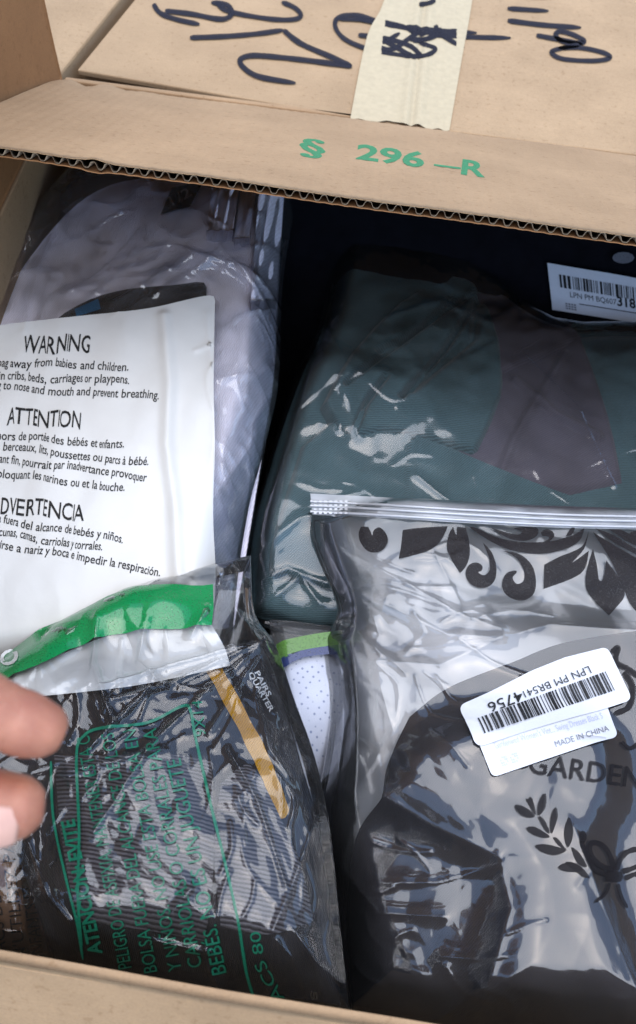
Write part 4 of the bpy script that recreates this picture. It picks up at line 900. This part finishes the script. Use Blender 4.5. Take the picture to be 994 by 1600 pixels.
fing = dict(
    index=([(-330, 1000, .262), (-215, 1020, .257), (-120, 1058, .262), (-20, 1108, .270), (36, 1130, .273), (78, 1144, .275), (99, 1152, .276)], [.0125, .0118, .0112, .0108, .0103, .0096, .0076, .0040]),
    middle=([(-350, 930, .262), (-230, 930, .255), (-140, 975, .262), (-80, 1035, .280), (-55, 1070, .290)], [.0125, .0118, .0108, .0095, .0085, .0035]),
    ring=([(-365, 860, .264), (-260, 850, .258), (-180, 895, .268), (-120, 960, .286), (-105, 990, .295)], [.012, .0112, .0102, .009, .008, .0035]),
    little=([(-380, 790, .268), (-300, 780, .264), (-240, 815, .272), (-195, 860, .284), (-185, 880, .290)], [.0105, .0095, .0088, .008, .007, .003]),
    thumb=([(-470, 1130, .268), (-330, 1200, .262), (-190, 1245, .264), (-80, 1262, .270), (-10, 1262, .275), (42, 1260, .277), (70, 1260, .278)], [.018, .0155, .0130, .0118, .0122, .0110, .0086, .0040]))
bm = bmesh.new()
for k, (p, r) in fing.items(): tube(bm, [hp(*q) for q in p], r, cuts=(.0155, .0180, .0212, .040, .043) if k != 'thumb' else (.024, .027))
for p, r in [([(-330, 1000, .264), (-450, 1010, .270), (-640, 1040, .276)], [.014, .017, .016]), ([(-350, 930, .264), (-460, 960, .270), (-640, 1020, .276)], [.014, .017, .016]), ([(-365, 860, .266), (-470, 910, .272), (-640, 1000, .276)], [.013, .016, .016]),
             ([(-380, 790, .270), (-480, 860, .274), (-640, 985, .276)], [.012, .015, .015]), ([(-470, 1130, .270), (-560, 1080, .274), (-660, 1040, .276)], [.018, .019, .017]),
             ([(-600, 1000, .276), (-700, 1030, .277), (-900, 1110, .275), (-1200, 1230, .27)], [.025, .025, .03, .036])]:
    tube(bm, [hp(*q) for q in p], r)
bmesh.ops.recalc_face_normals(bm, faces=bm.faces)
hm = bpy.data.meshes.new('hand'); bm.to_mesh(hm); bm.free()
m, t_ = mat('skin'); co = N(t_, 'ShaderNodeTexCoord'); n1 = N(t_, 'ShaderNodeTexNoise', Scale=90.0, Detail=4.0); t_.links.new(co.outputs['Object'], n1.inputs['Vector'])
rr = ramp(t_, n1.outputs[0], [(.3, (.27, .095, .058)), (.7, (.39, .165, .10))]); pp = N(t_, 'ShaderNodeBsdfPrincipled', Roughness=.5); t_.links.new(rr.outputs[0], pp.inputs['Base Color'])
pp.inputs['Subsurface Weight'].default_value = .25; pp.inputs['Subsurface Radius'].default_value = (1, .35, .2); pp.inputs['Subsurface Scale'].default_value = .004
n2 = N(t_, 'ShaderNodeTexVoronoi', Scale=900.0); t_.links.new(co.outputs['Object'], n2.inputs['Vector']); bb = N(t_, 'ShaderNodeBump', Strength=.25, Distance=.0003); t_.links.new(n2.outputs[0], bb.inputs['Height']); t_.links.new(bb.outputs[0], pp.inputs['Normal'])
oo = N(t_, 'ShaderNodeOutputMaterial'); t_.links.new(pp.outputs[0], oo.inputs[0])
hand = link('hand', hm, m)
r_ = hand.modifiers.new('remesh', 'REMESH'); r_.mode = 'VOXEL'; r_.voxel_size = .0009; r_.use_smooth_shade = True
s_ = hand.modifiers.new('smooth', 'SMOOTH'); s_.iterations = 3; s_.factor = .5
tag(hand, "person's bare hand reaching in from the left, index finger and thumb in view", 'hand')
# thumb nail
ax_ = hp(40, 1263, .2775) - hp(-40, 1262, .2725); ax_ /= np.linalg.norm(ax_); vw = EYE - hp(0, 1262, .275); vw /= np.linalg.norm(vw)
sdv = np.cross(vw, ax_); sdv /= np.linalg.norm(sdv); nn_ = np.cross(ax_, sdv); tilt = math.radians(28); nn2 = math.cos(tilt) * nn_ - math.sin(tilt) * sdv; sd2 = np.cross(nn2, ax_)
g_ = np.linspace(-1, 1, 13); A_, B_ = np.meshgrid(g_, g_); sq = np.sqrt(np.clip(1 - .45 * A_ ** 2, 0, 1)); cen = hp(-14, 1268, .2748)
ang_ = B_ * .62 * sq; Rn = .0114
Pn = cen + (A_ * .0075)[..., None] * ax_ + (np.sin(ang_) * Rn)[..., None] * sd2 + (np.cos(ang_) * Rn - .0016 * A_ ** 2 * (A_ > 0) - .0004)[..., None] * nn2
nl = link('nail', np_mesh('nail', Pn.reshape(-1, 3), grid_faces(13, 13)), plain_mat('nail', (.52, .30, .235), .35, .5, 200, .04), hand)
sm = nl.modifiers.new('thick', 'SOLIDIFY'); sm.thickness = .0006
